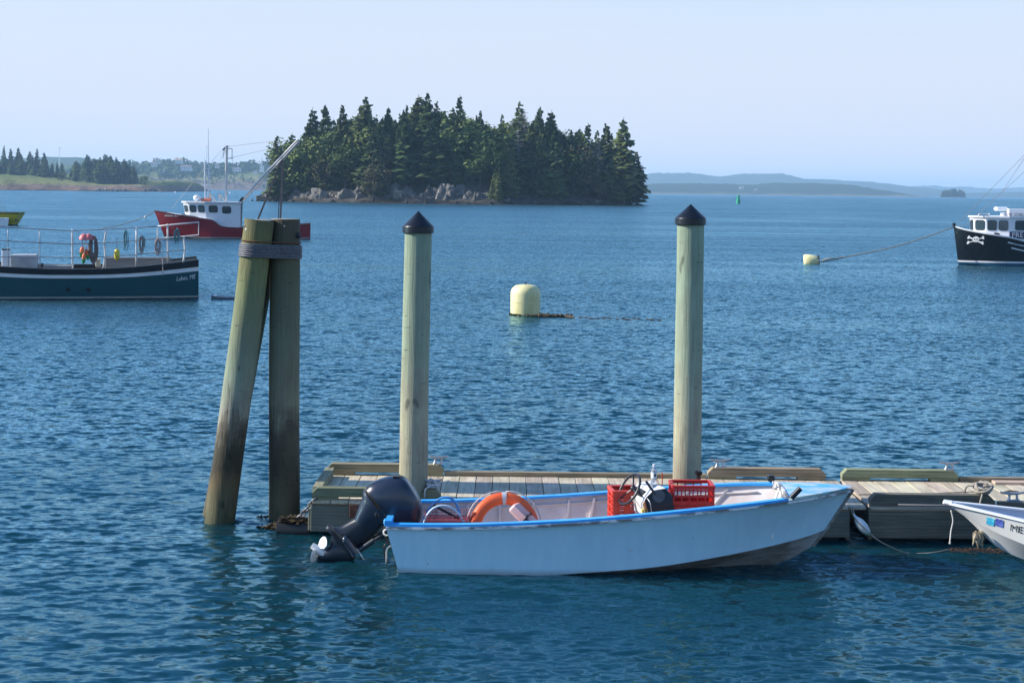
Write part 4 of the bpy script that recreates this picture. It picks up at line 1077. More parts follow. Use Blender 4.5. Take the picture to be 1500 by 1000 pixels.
# ================================================================ BOATS
def cat_rom(ctrl, k):
    return smooth_pts([Vector(c) for c in ctrl], k)
class Hull:
    """hull surface from three control lists of (x, half breadth, z): sheer, chine and keel"""
    def __init__(s, G, C, K, k=6, rows=6, flare=0.0):
        s.G, s.C, s.K = cat_rom(G, k), cat_rom(C, k), cat_rom(K, k)
        s.rows, s.flare = rows, flare
    def pt(s, i, f, sg, off=0.0):
        """f 0..1 sheer to chine, 1..2 chine to keel; sg +1/-1 side"""
        if f <= 1:
            p = s.G[i].lerp(s.C[i], f); bow = i / (len(s.G) - 1)
            p = p + Vector((-s.flare * 0.0, -s.flare * 4 * f * (1 - f) * bow * min(1, p.y * 4), 0))
        else:
            p = s.C[i].lerp(s.K[i], f - 1)
        y = max(p.y + off, 0.0)
        return Vector((p.x, sg * y, p.z))
    def strip(s, mb, f0, f1, off=0.0, rows=None, i0=0, i1=None, sides=(1, -1)):
        n = len(s.G) if i1 is None else i1
        rows = rows or s.rows
        for sg in sides:
            grid = [[s.pt(i, f0 + (f1 - f0) * j / rows, sg, off) for j in range(rows + 1)] for i in range(i0, n)]
            vs_ = [p for r_ in grid for p in r_]; w = rows + 1
            mb.add(vs_, [(i * w + j, i * w + j + 1, (i + 1) * w + j + 1, (i + 1) * w + j) for i in range(n - i0 - 1) for j in range(rows)])
        return mb
    def transom(s, mb, dx=0.0):
        pts = [s.pt(0, f, 1) for f in np.linspace(0, 2, 9)] + [s.pt(0, f, -1) for f in np.linspace(2, 0, 9)][1:]
        pts = [p + Vector((dx, 0, 0)) for p in pts]
        return mb.add(pts, [tuple(range(len(pts)))])
    def inner(s, mb, th, zf, i0=0, i1=None):
        """inside skin and floor"""
        n = (len(s.G) if i1 is None else i1); out = []
        for i in range(i0, n):
            row = []
            for sg in (1, -1):
                g = s.pt(i, 0, sg); k = []
                for f in (0.0, 0.35, 0.7, 1.0):
                    p = s.pt(i, f, sg); p = Vector((p.x, sg * max(abs(p.y) - th, 0.0), max(p.z, zf) - 0.004)); k.append(p)
                row.append(k)
            out.append(row[0] + row[1][::-1])
        vs_ = [p for r_ in out for p in r_]; w = len(out[0])
        return mb.add(vs_, [(i * w + j, i * w + j + 1, (i + 1) * w + j + 1, (i + 1) * w + j) for i in range(n - i0 - 1) for j in range(w - 1)])
    def cap(s, mb, w, h, out=0.02, i0=0, i1=None, dz=0.0):
        """gunwale cap following the sheer"""
        n = len(s.G) if i1 is None else i1
        for sg in (1, -1):
            rs = []
            for i in range(i0, n):
                g = s.G[i]; yo = max(g.y + out, 0.0); yi = max(g.y - w, 0.0); z = g.z + dz
                rs.append([Vector((g.x, sg * yo, z)), Vector((g.x, sg * yi, z)), Vector((g.x, sg * yi, z + h)), Vector((g.x, sg * yo, z + h))])
            mb.rings(rs)
        return mb
    def bvh(s):
        mb = MB(); s.strip(mb, 0, 1, rows=10, sides=(1,)); 
        return BVHTree.FromPolygons(mb.v, mb.f)
def onto(tree, mb, off=0.012):
    for i, v in enumerate(mb.v):
        h = tree.ray_cast(Vector((v[0], 30, v[2])), Vector((0, -1, 0)))
        if h[0] is not None:
            nn = h[1] if h[1].y > 0 else -h[1]
            mb.v[i] = tuple(h[0] + nn * off + Vector((0, v[1], 0)))
    return mb
def local_at(root, px, py, ly):      # boat coordinates of what a photo pixel sees in the plane y = ly
    inv = MATS[root.name].inverted(); o = inv @ EYE; d = inv.to_3x3() @ ray(px, py)
    t = (ly - o.y) / d.y; return o + d * t

# ---------------------------------------------------------------- the blue and white skiff
SX, SY = -1.27, 18.28
sk = thing('motor_skiff', 'pale blue open wooden skiff with bright blue gunwales tied along the dock', 'boat', (SX, SY, 0))
HULLP = zbands('pale_blue_hull_paint', [(-1, (0.36, 0.55, 0.70))], 0.42, -1, 1, dirt=0.05)
def hull_paint():
    m, n, l, b = nt('skiff_hull_paint')
    v = coords(n, l, (1, 1, 1), 1.6, rnd=False); t = noise_tex(n, l, v, 1, 6, 0.6)
    spk = noise_tex(n, l, coords(n, l, (1, 1, 1), 26, rnd=False), 1, 2, 0.5)
    st_ = noise_tex(n, l, coords(n, l, (9, 9, 0.9), 1.0, rnd=False), 1, 4, 0.6)
    r_ = ramp(n, l, t.outputs[0], [(0.3, (0.55, 0.83, 0.93)), (0.7, (0.59, 0.86, 0.95))])
    r2 = ramp(n, l, spk.outputs[0], [(0.735, (1, 1, 1)), (0.76, (0.25, 0.2, 0.18))])
    r3 = ramp(n, l, st_.outputs[0], [(0.4, (0.9, 0.93, 0.95)), (0.62, (1, 1, 1))])
    cur = r_.outputs[0]
    for q in (r2, r3):
        mx = n.new('ShaderNodeMix'); mx.data_type = 'RGBA'; mx.blend_type = 'MULTIPLY'; mx.inputs['Factor'].default_value = 0.8
        l.new(cur, mx.inputs['A']); l.new(q.outputs[0], mx.inputs['B']); cur = mx.outputs['Result']
    # waterline scum and a few rub marks
    tc = n.new('ShaderNodeTexCoord'); sp = n.new('ShaderNodeSeparateXYZ'); l.new(tc.outputs['Object'], sp.inputs[0])
    wl_ = noise_tex(n, l, coords(n, l, (1, 1, 1), 1.3, rnd=False), 1, 5, 0.65)
    za = n.new('ShaderNodeMath'); za.operation = 'MULTIPLY_ADD'; za.inputs[1].default_value = -0.10; l.new(wl_.outputs[0], za.inputs[0]); l.new(sp.outputs['Z'], za.inputs[2])
    zm = n.new('ShaderNodeMapRange'); zm.inputs[1].default_value = -0.045; zm.inputs[2].default_value = 0.015; l.new(za.outputs[0], zm.inputs[0])
    mw = n.new('ShaderNodeMix'); mw.data_type = 'RGBA'; mw.inputs['A'].default_value = (0.38, 0.48, 0.48, 1); l.new(zm.outputs[0], mw.inputs['Factor']); l.new(cur, mw.inputs['B']); cur = mw.outputs['Result']
    sc1 = noise_tex(n, l, coords(n, l, (0.8, 1, 9), 1.7, rnd=False), 1, 6, 0.75)
    sm = n.new('ShaderNodeMapRange'); sm.inputs[1].default_value = 0.655; sm.inputs[2].default_value = 0.70; sm.inputs[3].default_value = 0.0; sm.inputs[4].default_value = 0.4; l.new(sc1.outputs[0], sm.inputs[0])
    ms = n.new('ShaderNodeMix'); ms.data_type = 'RGBA'; ms.inputs['B'].default_value = (0.62, 0.68, 0.7, 1); l.new(sm.outputs[0], ms.inputs['Factor']); l.new(cur, ms.inputs['A']); cur = ms.outputs['Result']
    l.new(cur, b.inputs['Base Color']); b.inputs['Roughness'].default_value = 0.38
    bump(n, l, b, t.outputs[0], 0.15, 0.02); return m
SKH = hull_paint()
SKB = mat('weathered_bottom_paint', (0.16, 0.14, 0.11), 0.6, sc=2.2, st=(1, 2, 4), con=0.25, col2=(0.34, 0.35, 0.33))
BLUEG = mat('bright_blue_paint', (0.03, 0.34, 0.80), 0.4, sc=7, st=(0.3, 1, 1), con=0.12, col2=(0.06, 0.40, 0.84), bmp=0.1)
BLUEW = mat('worn_blue_deck_paint', (0.08, 0.38, 0.68), 0.55, sc=5.5, st=(0.6, 1.6, 1), con=0.16, col2=(0.42, 0.52, 0.58))
INSIDE = mat('scuffed_white_inside', (0.62, 0.53, 0.49), 0.6, sc=3.5, con=0.4, col2=(0.76, 0.71, 0.69))
TRIM = mat('chipped_white_trim', (0.2, 0.19, 0.18), 0.5, sc=9, st=(0.25, 1, 1), con=0.06, col2=(0.78, 0.78, 0.76))
def X_(x): return x - SX
hG = [(-0.165, .68, .555), (0.5, .72, .563), (1.3, .745, .595), (2.2, .76, .655), (3.2, .735, .748), (4.2, .60, .838), (4.9, .36, .89), (5.3, .13, .915), (5.45, .0, .925)]
hC = [(0, .61, -.05), (0.6, .635, -.05), (1.3, .65, -.04), (2.1, .64, .02), (2.9, .60, .08), (3.6, .50, .165), (4.35, .30, .27), (4.85, .11, .35), (5.13, .0, .42)]
hK = [(0, .0, -.2), (0.6, .0, -.22), (1.3, .0, -.24), (2.1, .0, -.25), (2.8, .0, -.24), (3.5, .0, -.17), (4.2, .0, -.07), (4.65, .0, .04), (4.97, .0, .22)]
H1 = Hull(hG, hC, hK, 6, 6, flare=0.045)
m_ = MB(); H1.strip(m_, 0, 1); m_.build('hull', SKH, sk, local=True, smooth=40)
m_ = MB(); H1.strip(m_, 1, 2); m_.build('bottom', SKB, sk, local=True, smooth=40)
m_ = MB(); m_.tube([H1.G[-1] + Vector((0.012, 0, -0.01)), H1.pt(len(H1.G) - 1, .5, 1) + Vector((0.012, 0, 0)), H1.C[-1] + Vector((0.012, 0, 0)), H1.K[-1] + Vector((0.012, 0, 0))], 0.022, 6); m_.build('stem', SKB, sk, local=True, smooth=60)
m_ = MB(); H1.transom(m_, -0.004); m_.build('transom', WHITE, sk, local=True)
nG = len(H1.G); fore = next(i for i in range(nG) if H1.G[i].x > 4.56)
m_ = MB(); H1.inner(m_, 0.035, 0.1, 0, fore + 3)
m_.build('inside_lining', INSIDE, sk, local=True, smooth=40)
m_ = MB(); pts = [Vector((0.02 + (p.x if False else 0), 0, 0)) for p in []]
tin = [H1.pt(0, f, 1) for f in np.linspace(0, 1, 4)]; tin = [Vector((p.x + 0.045, max(p.y - 0.03, 0), max(p.z, 0.1))) for p in tin]
m_.add([*tin, *[Vector((p.x, -p.y, p.z)) for p in tin[::-1]]], [tuple(range(8))]); m_.build('transom_lining', INSIDE, sk, local=True)
m_ = MB(); H1.cap(m_, 0.075, 0.03, 0.02, 0, fore + 1); m_.build('gunwale', BLUEG, sk, local=True)
m_ = MB().box((-0.14, 0, 0.575), (0.085, 1.36, 0.04), ch=0.006)
for s_ in (1, -1): m_.box((-0.135, s_ * 0.655, 0.605), (0.11, 0.1, 0.06), ch=0.012)
m_.build('transom_cap', BLUEG, sk, local=True)
m_ = MB(); H1.cap(m_, -0.018, 0.026, 0.03, 0, nG - 1, dz=-0.03); m_.build('rub_rail', TRIM, sk, local=True)
# foredeck
rs = []
for i in range(fore, nG):
    g = H1.G[i]; w = max(g.y + 0.012, 0.002)
    rs.append([Vector((g.x, w * u, g.z + 0.031 + 0.05 * (1 - u * u) * min(1, w / 0.4))) for u in np.linspace(-1, 1, 9)])
m_ = MB(); m_.rings(rs, closed=False, cap=False); m_.build('foredeck', BLUEW, sk, local=True, smooth=60)
g = H1.G[fore]
MB().prism([Vector((g.x, g.y * u, g.z + 0.045 + 0.05 * (1 - u * u))) for u in np.linspace(-1, 1, 9)] + [Vector((g.x, g.y * u, g.z - 0.04 + 0.05 * (1 - u * u))) for u in np.linspace(1, -1, 9)], (-0.03, 0, 0), (0.0, 0, 0)).build('deck_coaming', TRIM, sk, local=True)
m_ = MB()
for y in (-0.3, -0.12, 0.1): m_.tube([(g.x - 0.02, y, g.z), (g.x - 0.12, y, g.z - 0.3), (g.x - 0.16, y, g.z - 0.5)], 0.014, 6)
m_.build('deck_brace', WHITE, sk, local=True, smooth=60)
m_ = MB().box((2.6, 0, 0.3), (0.26, 1.3, 0.03), ch=0.005); m_.build('thwart', INSIDE, sk, local=True)
m_ = MB().box((3.9, 0, 0.42), (0.24, 0.85, 0.03), ch=0.005); m_.build('thwart', INSIDE, sk, local=True)
for x in np.arange(0.4, 4.4, 0.4):
    i = min(range(nG), key=lambda k: abs(H1.G[k].x - x))
    for sg in (1, -1): MB().bar(H1.pt(i, 0.05, sg, -0.05), H1.pt(i, 0.75, sg, -0.05), 0.03, 0.03, up=(1, 0, 0)).build('rib', INSIDE, sk, local=True)
m_ = MB()
for sg in (1, -1): m_.tube([H1.pt(i, 0.13, sg, -0.045) for i in range(2, fore)], 0.012, 5)
m_.build('inner_rail', INSIDE, sk, local=True, smooth=180)
# eye bolt and fittings on the transom
m_ = MB().tube([Vector((-0.16, -.4, .42)) + Vector((math.cos(a) * 0.035 - 0.02, 0, math.sin(a) * 0.035)) for a in np.linspace(0, 6.28, 12)[:-1]], 0.01, 6, loop=True)
m_.build('transom_eye', WHITE, sk, local=True, smooth=180)
# lamps / rod holders at the foredeck
for px, py, ly, nm in ((1129, 700, -0.5, 'square'), (1165, 723, 0.49, 'tube')):
    p = MATS[sk.name].inverted() @ P(px, py, SY - ly)
    t = MB()
    if nm == 'square':
        t.box((p.x, p.y, p.z + 0.0), (0.085, 0.07, 0.075), ch=0.012).tube([(p.x, p.y, p.z - 0.04), (p.x + 0.03, p.y, p.z - 0.13)], 0.016, 8)
        t.build('deck_lamp', BLACKP, sk, local=True)
    else:
        t.tube([(p.x - 0.05, p.y, p.z - 0.05), (p.x + 0.06, p.y - .01, p.z + 0.07)], 0.033, 10)
        t.build('rod_holder', BLACKP, sk, local=True, smooth=50)
        MB().tube(smooth_pts([(p.x - 0.05, p.y, p.z - 0.06), (p.x - 0.16, p.y - .06, p.z - 0.03), (p.x - 0.2, p.y - .1, p.z + 0.1), (p.x - 0.3, p.y - .25, p.z + 0.1)], 4), 0.006, 5).build('lamp_cable', ROPEW, sk, local=True)

# ---------------------------------------------------------------- outboard motor
NAVY = mat('navy_motor_paint', (0.014, 0.022, 0.042), 0.3, var=0.08, coat=0.35, rnd=0)
NAVYD = mat('dark_motor_leg', (0.012, 0.016, 0.026), 0.35, var=0.15, sc=8, coat=0.2, rnd=0)
def Q(cx, cy):                       # photo pixel -> plane of the motor
    return P(440 + cx / 5, 650 + cy / 5, 18.22)
mo = thing('outboard_motor', 'big navy outboard motor tilted up at the stern of the pale blue skiff', 'outboard motor', (*Q(640, 640)[:2], 0.2))
def msec(secs, n=24, pw=2.6):
    rs = []
    for (ax, ay, bx, by, hw) in secs:
        a, b_ = Q(ax, ay), Q(bx, by); c = (a + b_) / 2; u = (a - b_) / 2
        ring = []
        for k in range(n):
            t = 2 * math.pi * k / n; ct, st_ = math.cos(t), math.sin(t)
            ring.append(c + u * math.copysign(abs(ct) ** (2 / pw), ct) + Vector((0, 1, 0)) * hw * math.copysign(abs(st_) ** (2 / pw), st_))
        rs.append(ring)
    return MB().rings(rs)
def dense(secs, k=3):
    return [tuple(v) for v in smooth_pts_n(secs, k)]
def smooth_pts_n(pts, k):
    a = np.array(pts, float); out = []
    for i in range(len(a) - 1):
        p0, p1, p2, p3 = a[max(i - 1, 0)], a[i], a[i + 1], a[min(i + 2, len(a) - 1)]
        for j in range(k):
            t = j / k; out.append(0.5 * (2 * p1 + (p2 - p0) * t + (2 * p0 - 5 * p1 + 4 * p2 - p3) * t * t + (3 * p1 - p0 - 3 * p2 + p3) * t ** 3))
    return out + [a[-1]]
msec(dense([(488, 308, 738, 597, .20), (522, 280, 792, 607, .212), (600, 248, 852, 602, .215), (688, 230, 886, 548, .205), (748, 238, 890, 470, .18), (792, 272, 880, 412, .14), (826, 318, 862, 374, .06)], 4)).build('engine_cowl', NAVY, mo, smooth=50)
msec([(483, 312, 733, 597, .204), (488, 307, 739, 600, .204)]).build('cowl_seam', BLACKP, mo, smooth=50)
msec(dense([(468, 330, 716, 606, .196), (456, 352, 690, 606, .19), (458, 376, 662, 598, .182), (440, 425, 640, 596, .17), (420, 480, 612, 598, .15), (396, 546, 570, 640, .115)], 3)).build('lower_cowl', NAVY, mo, smooth=60)
msec(dense([(398, 541, 568, 643, .10), (350, 570, 520, 690, .085), (290, 603, 470, 735, .075), (240, 610, 430, 770, .07)], 3), pw=2.3).build('midsection', NAVYD, mo, smooth=60)
m_ = msec([(205, 586, 395, 806, .13), (190, 596, 384, 818, .13)], pw=5); m_.build('cavitation_plate', NAVYD, mo, smooth=30)
msec(dense([(190, 604, 340, 800, .04), (230, 660, 350, 830, .05), (215, 735, 345, 862, .055)], 3), pw=2.2).build('gearcase_neck', NAVYD, mo, smooth=60)
a = Q(385, 770); b_ = Q(100, 815)
ax = (Q(110, 780) - Q(330, 800)).normalized()
msec(dense([(410, 770, 400, 830, .03), (340, 730, 380, 860, .07), (250, 722, 300, 868, .078), (180, 770, 225, 870, .062), (130, 810, 160, 862, .035), (112, 826, 130, 850, .012)], 3), pw=2.1).build('gearcase', NAVYD, mo, smooth=60)
MB().prism([Q(180, 850), Q(300, 862), Q(250, 960), Q(60, 870)], (0, -0.012, 0), (0, 0.012, 0)).build('skeg', NAVYD, mo)
# propeller
pc = Q(128, 772); fw = (Q(60, 740) - Q(190, 830)).normalized()
sd = Vector((0, 1, 0)); upv = fw.cross(sd).normalized()
m_ = MB().tube([pc - fw * 0.12, pc - fw * 0.02, pc + fw * 0.09], [0.05, 0.05, 0.035], 14); m_.build('propeller_hub', WHITE, mo, smooth=40)
for k in range(3):
    a = 6.283 * k / 3 + 0.35; r_ = sd * math.cos(a) + upv * math.sin(a); tg = fw.cross(r_)
    prof = [(0.04, -0.025, 0.035), (0.09, -0.075, 0.06), (0.14, -0.085, 0.055), (0.175, -0.05, 0.03), (0.185, 0.0, 0.0)]
    rs = []
    for (q, l0, l1) in prof:
        p0 = pc + r_ * q + tg * l0 + fw * l0 * 0.7; p1 = pc + r_ * q + tg * l1 + fw * l1 * 0.7
        rs.append([p0 + fw * .004, p1 + fw * .004, p1 - fw * .004, p0 - fw * .004])
    MB().rings(rs).build('propeller_blade', WHITE, mo, smooth=40)
# bracket, tilt tubes, trim handle
for dy in (-0.12, 0.12):
    m_ = MB(); m_.bar(Q(610, 575) + Vector((0, dy, 0)), Q(720, 690) + Vector((0, dy, 0)), 0.03, 0.12, up=(0, 1, 0)); m_.bar(Q(700, 660) + Vector((0, dy, 0)), Q(722, 850) + Vector((0, dy, 0)), 0.03, 0.11, up=(0, 1, 0), ch=.005); m_.build('clamp_bracket', NAVYD, mo)
    m_ = MB().tube([Q(430, 770) + Vector((0, dy * .8, 0)), Q(545, 690) + Vector((0, dy * .8, 0))], 0.032, 10).tube([Q(540, 693) + Vector((0, dy * .8, 0)), Q(690, 600) + Vector((0, dy * .8, 0))], 0.02, 10); m_.build('tilt_ram', NAVYD, mo, smooth=50)
m_ = MB().tube([Q(340, 690) + Vector((0, -.1, 0)), Q(415, 790) + Vector((0, -.1, 0))], [0.055, 0.06], 14); m_.ball(Q(340, 688) + Vector((0, -.1, 0)), 0.055, 12); m_.build('trim_housing', NAVY, mo, smooth=60)
m_ = MB().tube(smooth_pts([Q(420, 745) + Vector((0, -.14, 0)), Q(450, 785) + Vector((0, -.15, 0)), Q(475, 825) + Vector((0, -.15, 0))], 3), 0.006, 5); m_.build('anode_wire', GALV, mo)
m_ = MB().ball(Q(572, 490) + Vector((0, -.168, 0)), 0.05, 14, (.7, .5, 1)); m_.build('side_latch', BLACKP, mo, smooth=60)
m_ = MB().bar(Q(680, 233) + Vector((0, -.02, 0.004)), Q(728, 236) + Vector((0, -.02, 0.004)), 0.16, 0.02, ch=.004); m_.build('tow_grip', BLACKP, mo)
m_ = MB().bar(Q(775, 345) + Vector((0, -.178, 0)), Q(806, 378) + Vector((0, -.165, 0)), 0.012, 0.014); m_.build('cowl_badge', BLACKP, mo)
m_ = MB().tube(smooth_pts([Q(632, 560) + Vector((0, -.2, 0)), Q(622, 610) + Vector((0, -.22, 0)), Q(645, 670) + Vector((0, -.22, 0)), Q(672, 690) + Vector((0, -.2, 0))], 4), 0.012, 6)
m_.tube(smooth_pts([Q(655, 690) + Vector((0, -.2, 0)), Q(625, 720) + Vector((0, -.22, 0)), Q(630, 800) + Vector((0, -.2, 0)), Q(640, 820) + Vector((0, -.18, 0))], 4), 0.012, 6)
m_.build('control_hose', BLACKP, mo, smooth=180)
m_ = MB().tube(smooth_pts([Q(640, 850) + Vector((0, -.2, 0)), Q(642, 740) + Vector((0, -.22, 0)), Q(680, 712) + Vector((0, -.2, 0))], 4), 0.012, 6); m_.build('grey_hose', GALV, mo, smooth=180)

# ---------------------------------------------------------------- things in the skiff
ORANGE = mat('orange_ring_cover', (0.88, 0.13, 0.03), 0.5, sc=5, var=0.1, bmp=0.15, bd=.01)
GREYT = mat('grey_reflective_tape', (0.55, 0.55, 0.56), 0.35, var=0.1)
rc = P(738.5, 773, 18.12)
ring = thing('life_ring', 'orange life ring with grey bands propped upright in the blue skiff', 'life ring', rc)
RM, RT = 0.35, 0.074
tilt = Matrix.Rotation(R(-14), 3, 'X') @ Matrix.Rotation(R(5), 3, 'Z')
def rp(a, b, gr=0.0, k=1.0):
    return tilt @ Vector(((RM + (RT + gr) * math.cos(b)) * math.cos(a), (RT * 0.8 + gr) * math.sin(b), (RM + (RT + gr) * math.cos(b)) * math.sin(a)))
m_ = MB(); rs = [[rp(6.28319 * i / 56, 6.28319 * j / 16) for j in range(16)] for i in range(57)]; m_.rings(rs, True, False); m_.build('ring_body', ORANGE, ring, local=True, smooth=180)
for a0 in (R(91), R(203), R(337), R(270)):
    m_ = MB(); m_.rings([[rp(a0 + (i - 2) * 0.035, 6.28319 * j / 16, 0.004) for j in range(16)] for i in range(5)]); m_.build('grey_band', GREYT, ring, local=True, smooth=60)
m_ = MB()
for a0, a1 in ((R(94), R(200)), (R(206), R(267)), (R(273), R(334)), (R(340), R(448))):
    m_.tube([rp(a0 + (a1 - a0) * t, 0.0, 0.008 + 0.032 * math.sin(math.pi * t)) for t in np.linspace(0, 1, 14)], 0.0075, 6)
m_.build('grab_line', ROPEW, ring, local=True, smooth=180)
PINK = mat('faded_pink_cushion', (0.62, 0.30, 0.28), 0.7, sc=4, con=0.4, col2=(0.74, 0.50, 0.47))
a = P(774, 762, 17.98)
cu_ = thing('boat_cushion', 'faded pink cushion with black straps tipped up in front of the life ring', 'cushion', a)
Mc = Matrix.Rotation(R(42), 3, 'Y') @ Matrix.Rotation(R(-12), 3, 'Z')
MB().box((0, 0, 0), (0.50, 0.36, 0.12), Mc, ch=0.025).build('pad', PINK, cu_, local=True)
m_ = MB()
m_.bar(Mc @ Vector((-.03, -.184, -.055)), Mc @ Vector((-.03, -.184, .064)), .012, .03, up=(0, 1, 0)); m_.bar(Mc @ Vector((-.03, -.184, .06)), Mc @ Vector((-.03, .174, .06)), .012, .03)
m_.tube([Mc @ Vector((-.03 + .10 * math.sin(t), -.178 - 0.02 * math.sin(t), -.02 + .05 * math.cos(t))) for t in np.linspace(0, 3.14, 10)], 0.009, 6)
m_.build('strap', BLACKP, cu_, local=True)
MESHR = mat('red_coated_wire', (0.62, 0.10, 0.10), 0.5, var=0.15, sc=8)
HOSEB = mat('blue_hose', (0.05, 0.26, 0.6), 0.35, var=0.1); HOSEW = mat('pale_blue_hose', (0.5, 0.62, 0.7), 0.35, var=0.1)
a0 = P(623, 768, 18.0); a1 = P(688, 768, 18.0)
bk = thing('wire_basket', 'red wire-mesh bait basket with arched blue hose handles beside the motor', 'basket', (a0 + a1) / 2)
m_ = MB(); bw = (a1 - a0).length; bh = 0.14
for yy in (-0.16, 0.2):
    for k in range(15): x = -bw / 2 + bw * k / 14; m_.bar((x, yy, -0.22), (x, yy, bh), .005, .005, up=(0, 1, 0))
    for k in range(11): z = -0.22 + (bh + .22) * k / 10; m_.bar((-bw / 2, yy, z), (bw / 2, yy, z), .005, .005)
for xx in (-bw / 2, bw / 2):
    for k in range(11): y = -.16 + .36 * k / 10; m_.bar((xx, y, -0.22), (xx, y, bh), .005, .005, up=(1, 0, 0))
    for k in range(11): z = -0.22 + (bh + .22) * k / 10; m_.bar((xx, -.16, z), (xx, .2, z), .005, .005)
for k in range(15): x = -bw / 2 + bw * k / 14; m_.bar((x, -.16, bh * .5), (x, .2, bh * .5), .005, .005)
for k in range(10): y = -.16 + .36 * k / 9; m_.bar((-bw / 2, y, bh * .5), (bw / 2, y, bh * .5), .005, .005)
m_.build('wire_mesh', MESHR, bk, local=True, kind='stuff')
def arch(pts, Y, m, nm, r_=.012):
    MB().tube(smooth_pts([P(px, py, Y) for px, py in pts], 5), r_, 8).build(nm, m, bk, smooth=180)
arch([(619, 768), (622, 757), (630, 744), (641, 732), (654, 728), (665, 733), (671, 743), (674, 756), (675, 768)], 18.1, HOSEB, 'hose_handle', .014)
arch([(620, 769), (625, 755), (635, 744), (648, 740), (661, 743), (672, 752), (680, 765)], 17.85, HOSEW, 'hose_handle', .012)
MB().bar(P(634, 739, 18.0), P(672, 759, 18.0), .02, .03, ch=.003).build('dark_strut', BLACKP, bk)
m_ = MB().box((0.02, -0.05, -0.06), (0.16, 0.1, 0.08), ch=.015); m_.build('bait_bag', WHITE, bk, local=True)

REDC = mat('red_crate_plastic', (0.52, 0.022, 0.018), 0.4, var=0.1, sc=3, rnd=0.05)
REDO = mat('orange_red_crate_plastic', (0.66, 0.062, 0.035), 0.42, var=0.1, sc=3, rnd=0.05)
def crate(c, w, d, h, m, label, rz=0.0, rows=4, nx=5, ny=4, holes=True):
    """open plastic crate: bands and ribs with real openings"""
    t = thing('fish_crate', label, 'crate', c, rz)
    def side(p0, p1, nc, nm):
        mb = MB(); p0, p1 = Vector(p0), Vector(p1); L = (p1 - p0).length; dr = (p1 - p0) / L; o = Vector((dr.y, -dr.x, 0))
        ctr = (p0 + p1) / 2
        for k in range(rows + 1):
            z = h * k / rows; hh = .034 if k in (0, rows) else .016
            mb.bar(p0 + Vector((0, 0, min(max(z, hh / 2), h - hh / 2))) + o * .006, p1 + Vector((0, 0, min(max(z, hh / 2), h - hh / 2))) + o * .006, .02, hh)
        for k in range(nc + 1):
            q = p0 + dr * (L * k / nc); mb.bar(q + Vector((0, 0, .01)), q + Vector((0, 0, h - .01)), .013, .022, up=tuple(dr.cross(Vector((0, 0, 1)))))
        if holes == 'panel':
            mb.bar(p0 + Vector((0, 0, h * .36)), p1 + Vector((0, 0, h * .36)), .006, h * .70)
        else:
            for r_ in range(rows):
                for k in range(nc):
                    if (k % 2 == 0): 
                        q = p0 + dr * (L * (k + .5) / nc); mb.bar(q - dr * L / nc * .5 + Vector((0, 0, h * (r_ + .5) / rows)), q + dr * L / nc * .5 + Vector((0, 0, h * (r_ + .5) / rows)), .008, h / rows * .9)
                    else:
                        q = p0 + dr * (L * (k + .5) / nc); mb.bar(q - dr * L / nc * .5 + Vector((0, 0, h * (r_ + .5) / rows)), q + dr * L / nc * .5 + Vector((0, 0, h * (r_ + .5) / rows)), .008, .02)
        mb.build(nm, m, t, local=True)
    a, b_ = w / 2, d / 2
    side((-a, -b_, 0), (a, -b_, 0), nx, 'side_panel'); side((a, -b_, 0), (a, b_, 0), ny, 'side_panel'); side((a, b_, 0), (-a, b_, 0), nx, 'side_panel'); side((-a, b_, 0), (-a, -b_, 0), ny, 'side_panel')
    mb = MB().box((0, 0, .012), (w - .02, d - .02, .012)); mb.build('crate_floor', m, t, local=True)
    mb = MB()
    for p0, p1 in (((-a, -b_), (a, -b_)), ((a, -b_), (a, b_)), ((a, b_), (-a, b_)), ((-a, b_), (-a, -b_))):
        mb.bar((*p0, h), (*p1, h), .042, .016, ch=.003)
    mb.build('rim', m, t, local=True)
    return t
a = P(1015, 762, 17.98)
crate((a.x, 18.16, 0.37), 0.48, 0.36, 0.62, REDC, 'tall open red crate amidships in the blue skiff, in front of the right pile', 0.03, 5, 5, 4, 'panel')
a = P(921, 757, 18.1)
crate((a.x, 18.36, 0.40), 0.40, 0.34, 0.48, REDO, 'orange-red slotted crate behind the steering wheel of the skiff', 0.12, 5, 6, 4)
a = P(1023, 676, 19.68 - .2)
m_ = MB().box(P(1023.5, 697, 19.4), (.05, .05, .1), ch=.01); m_.ball(P(1021, 692, 19.38), .03, 8); m_.ball(P(1026, 692.5, 19.38), .028, 8); 
m_.build('pile_fitting', RUST, None, label='small rusty fitting against the foot of the right capped pile', cat='fitting')

# steering console
CW = mat('console_white', (0.74, 0.73, 0.71), 0.45, var=0.07, sc=4); CB = mat('console_black_and_shade', (0.02, 0.024, 0.034), 0.35, var=0.1)  # the near-black serves black fittings and the console's shaded sides
yn, yf = 17.90, 18.36
co = thing('steering_console', 'white steering console, shade coloured into its sides, with a black wheel in the blue skiff', 'steering console', (*P(965, 757, 18.1)[:2], 0.3))
def CP(px, py, Y=yn): return P(px, py, Y)
skew = Vector((-0.14, 0, 0))          # the far side stands a little further aft
side = [(946, 757), (941.5, 738), (946.5, 728), (957, 718), (975, 715), (984, 726), (990, 757)]
near = [CP(*q) for q in side]; far = [p + Vector((0, yf - yn, 0)) + skew for p in near]
MB().add(near, [tuple(range(7))]).add(far, [tuple(range(7))[::-1]]).add([near[6], near[5], near[4], far[4], far[5], far[6]], [(0, 1, 4, 5), (1, 2, 3, 4)]).build('side_panel', CB, co)  # sides turned from the sun: their shade is put into the colour
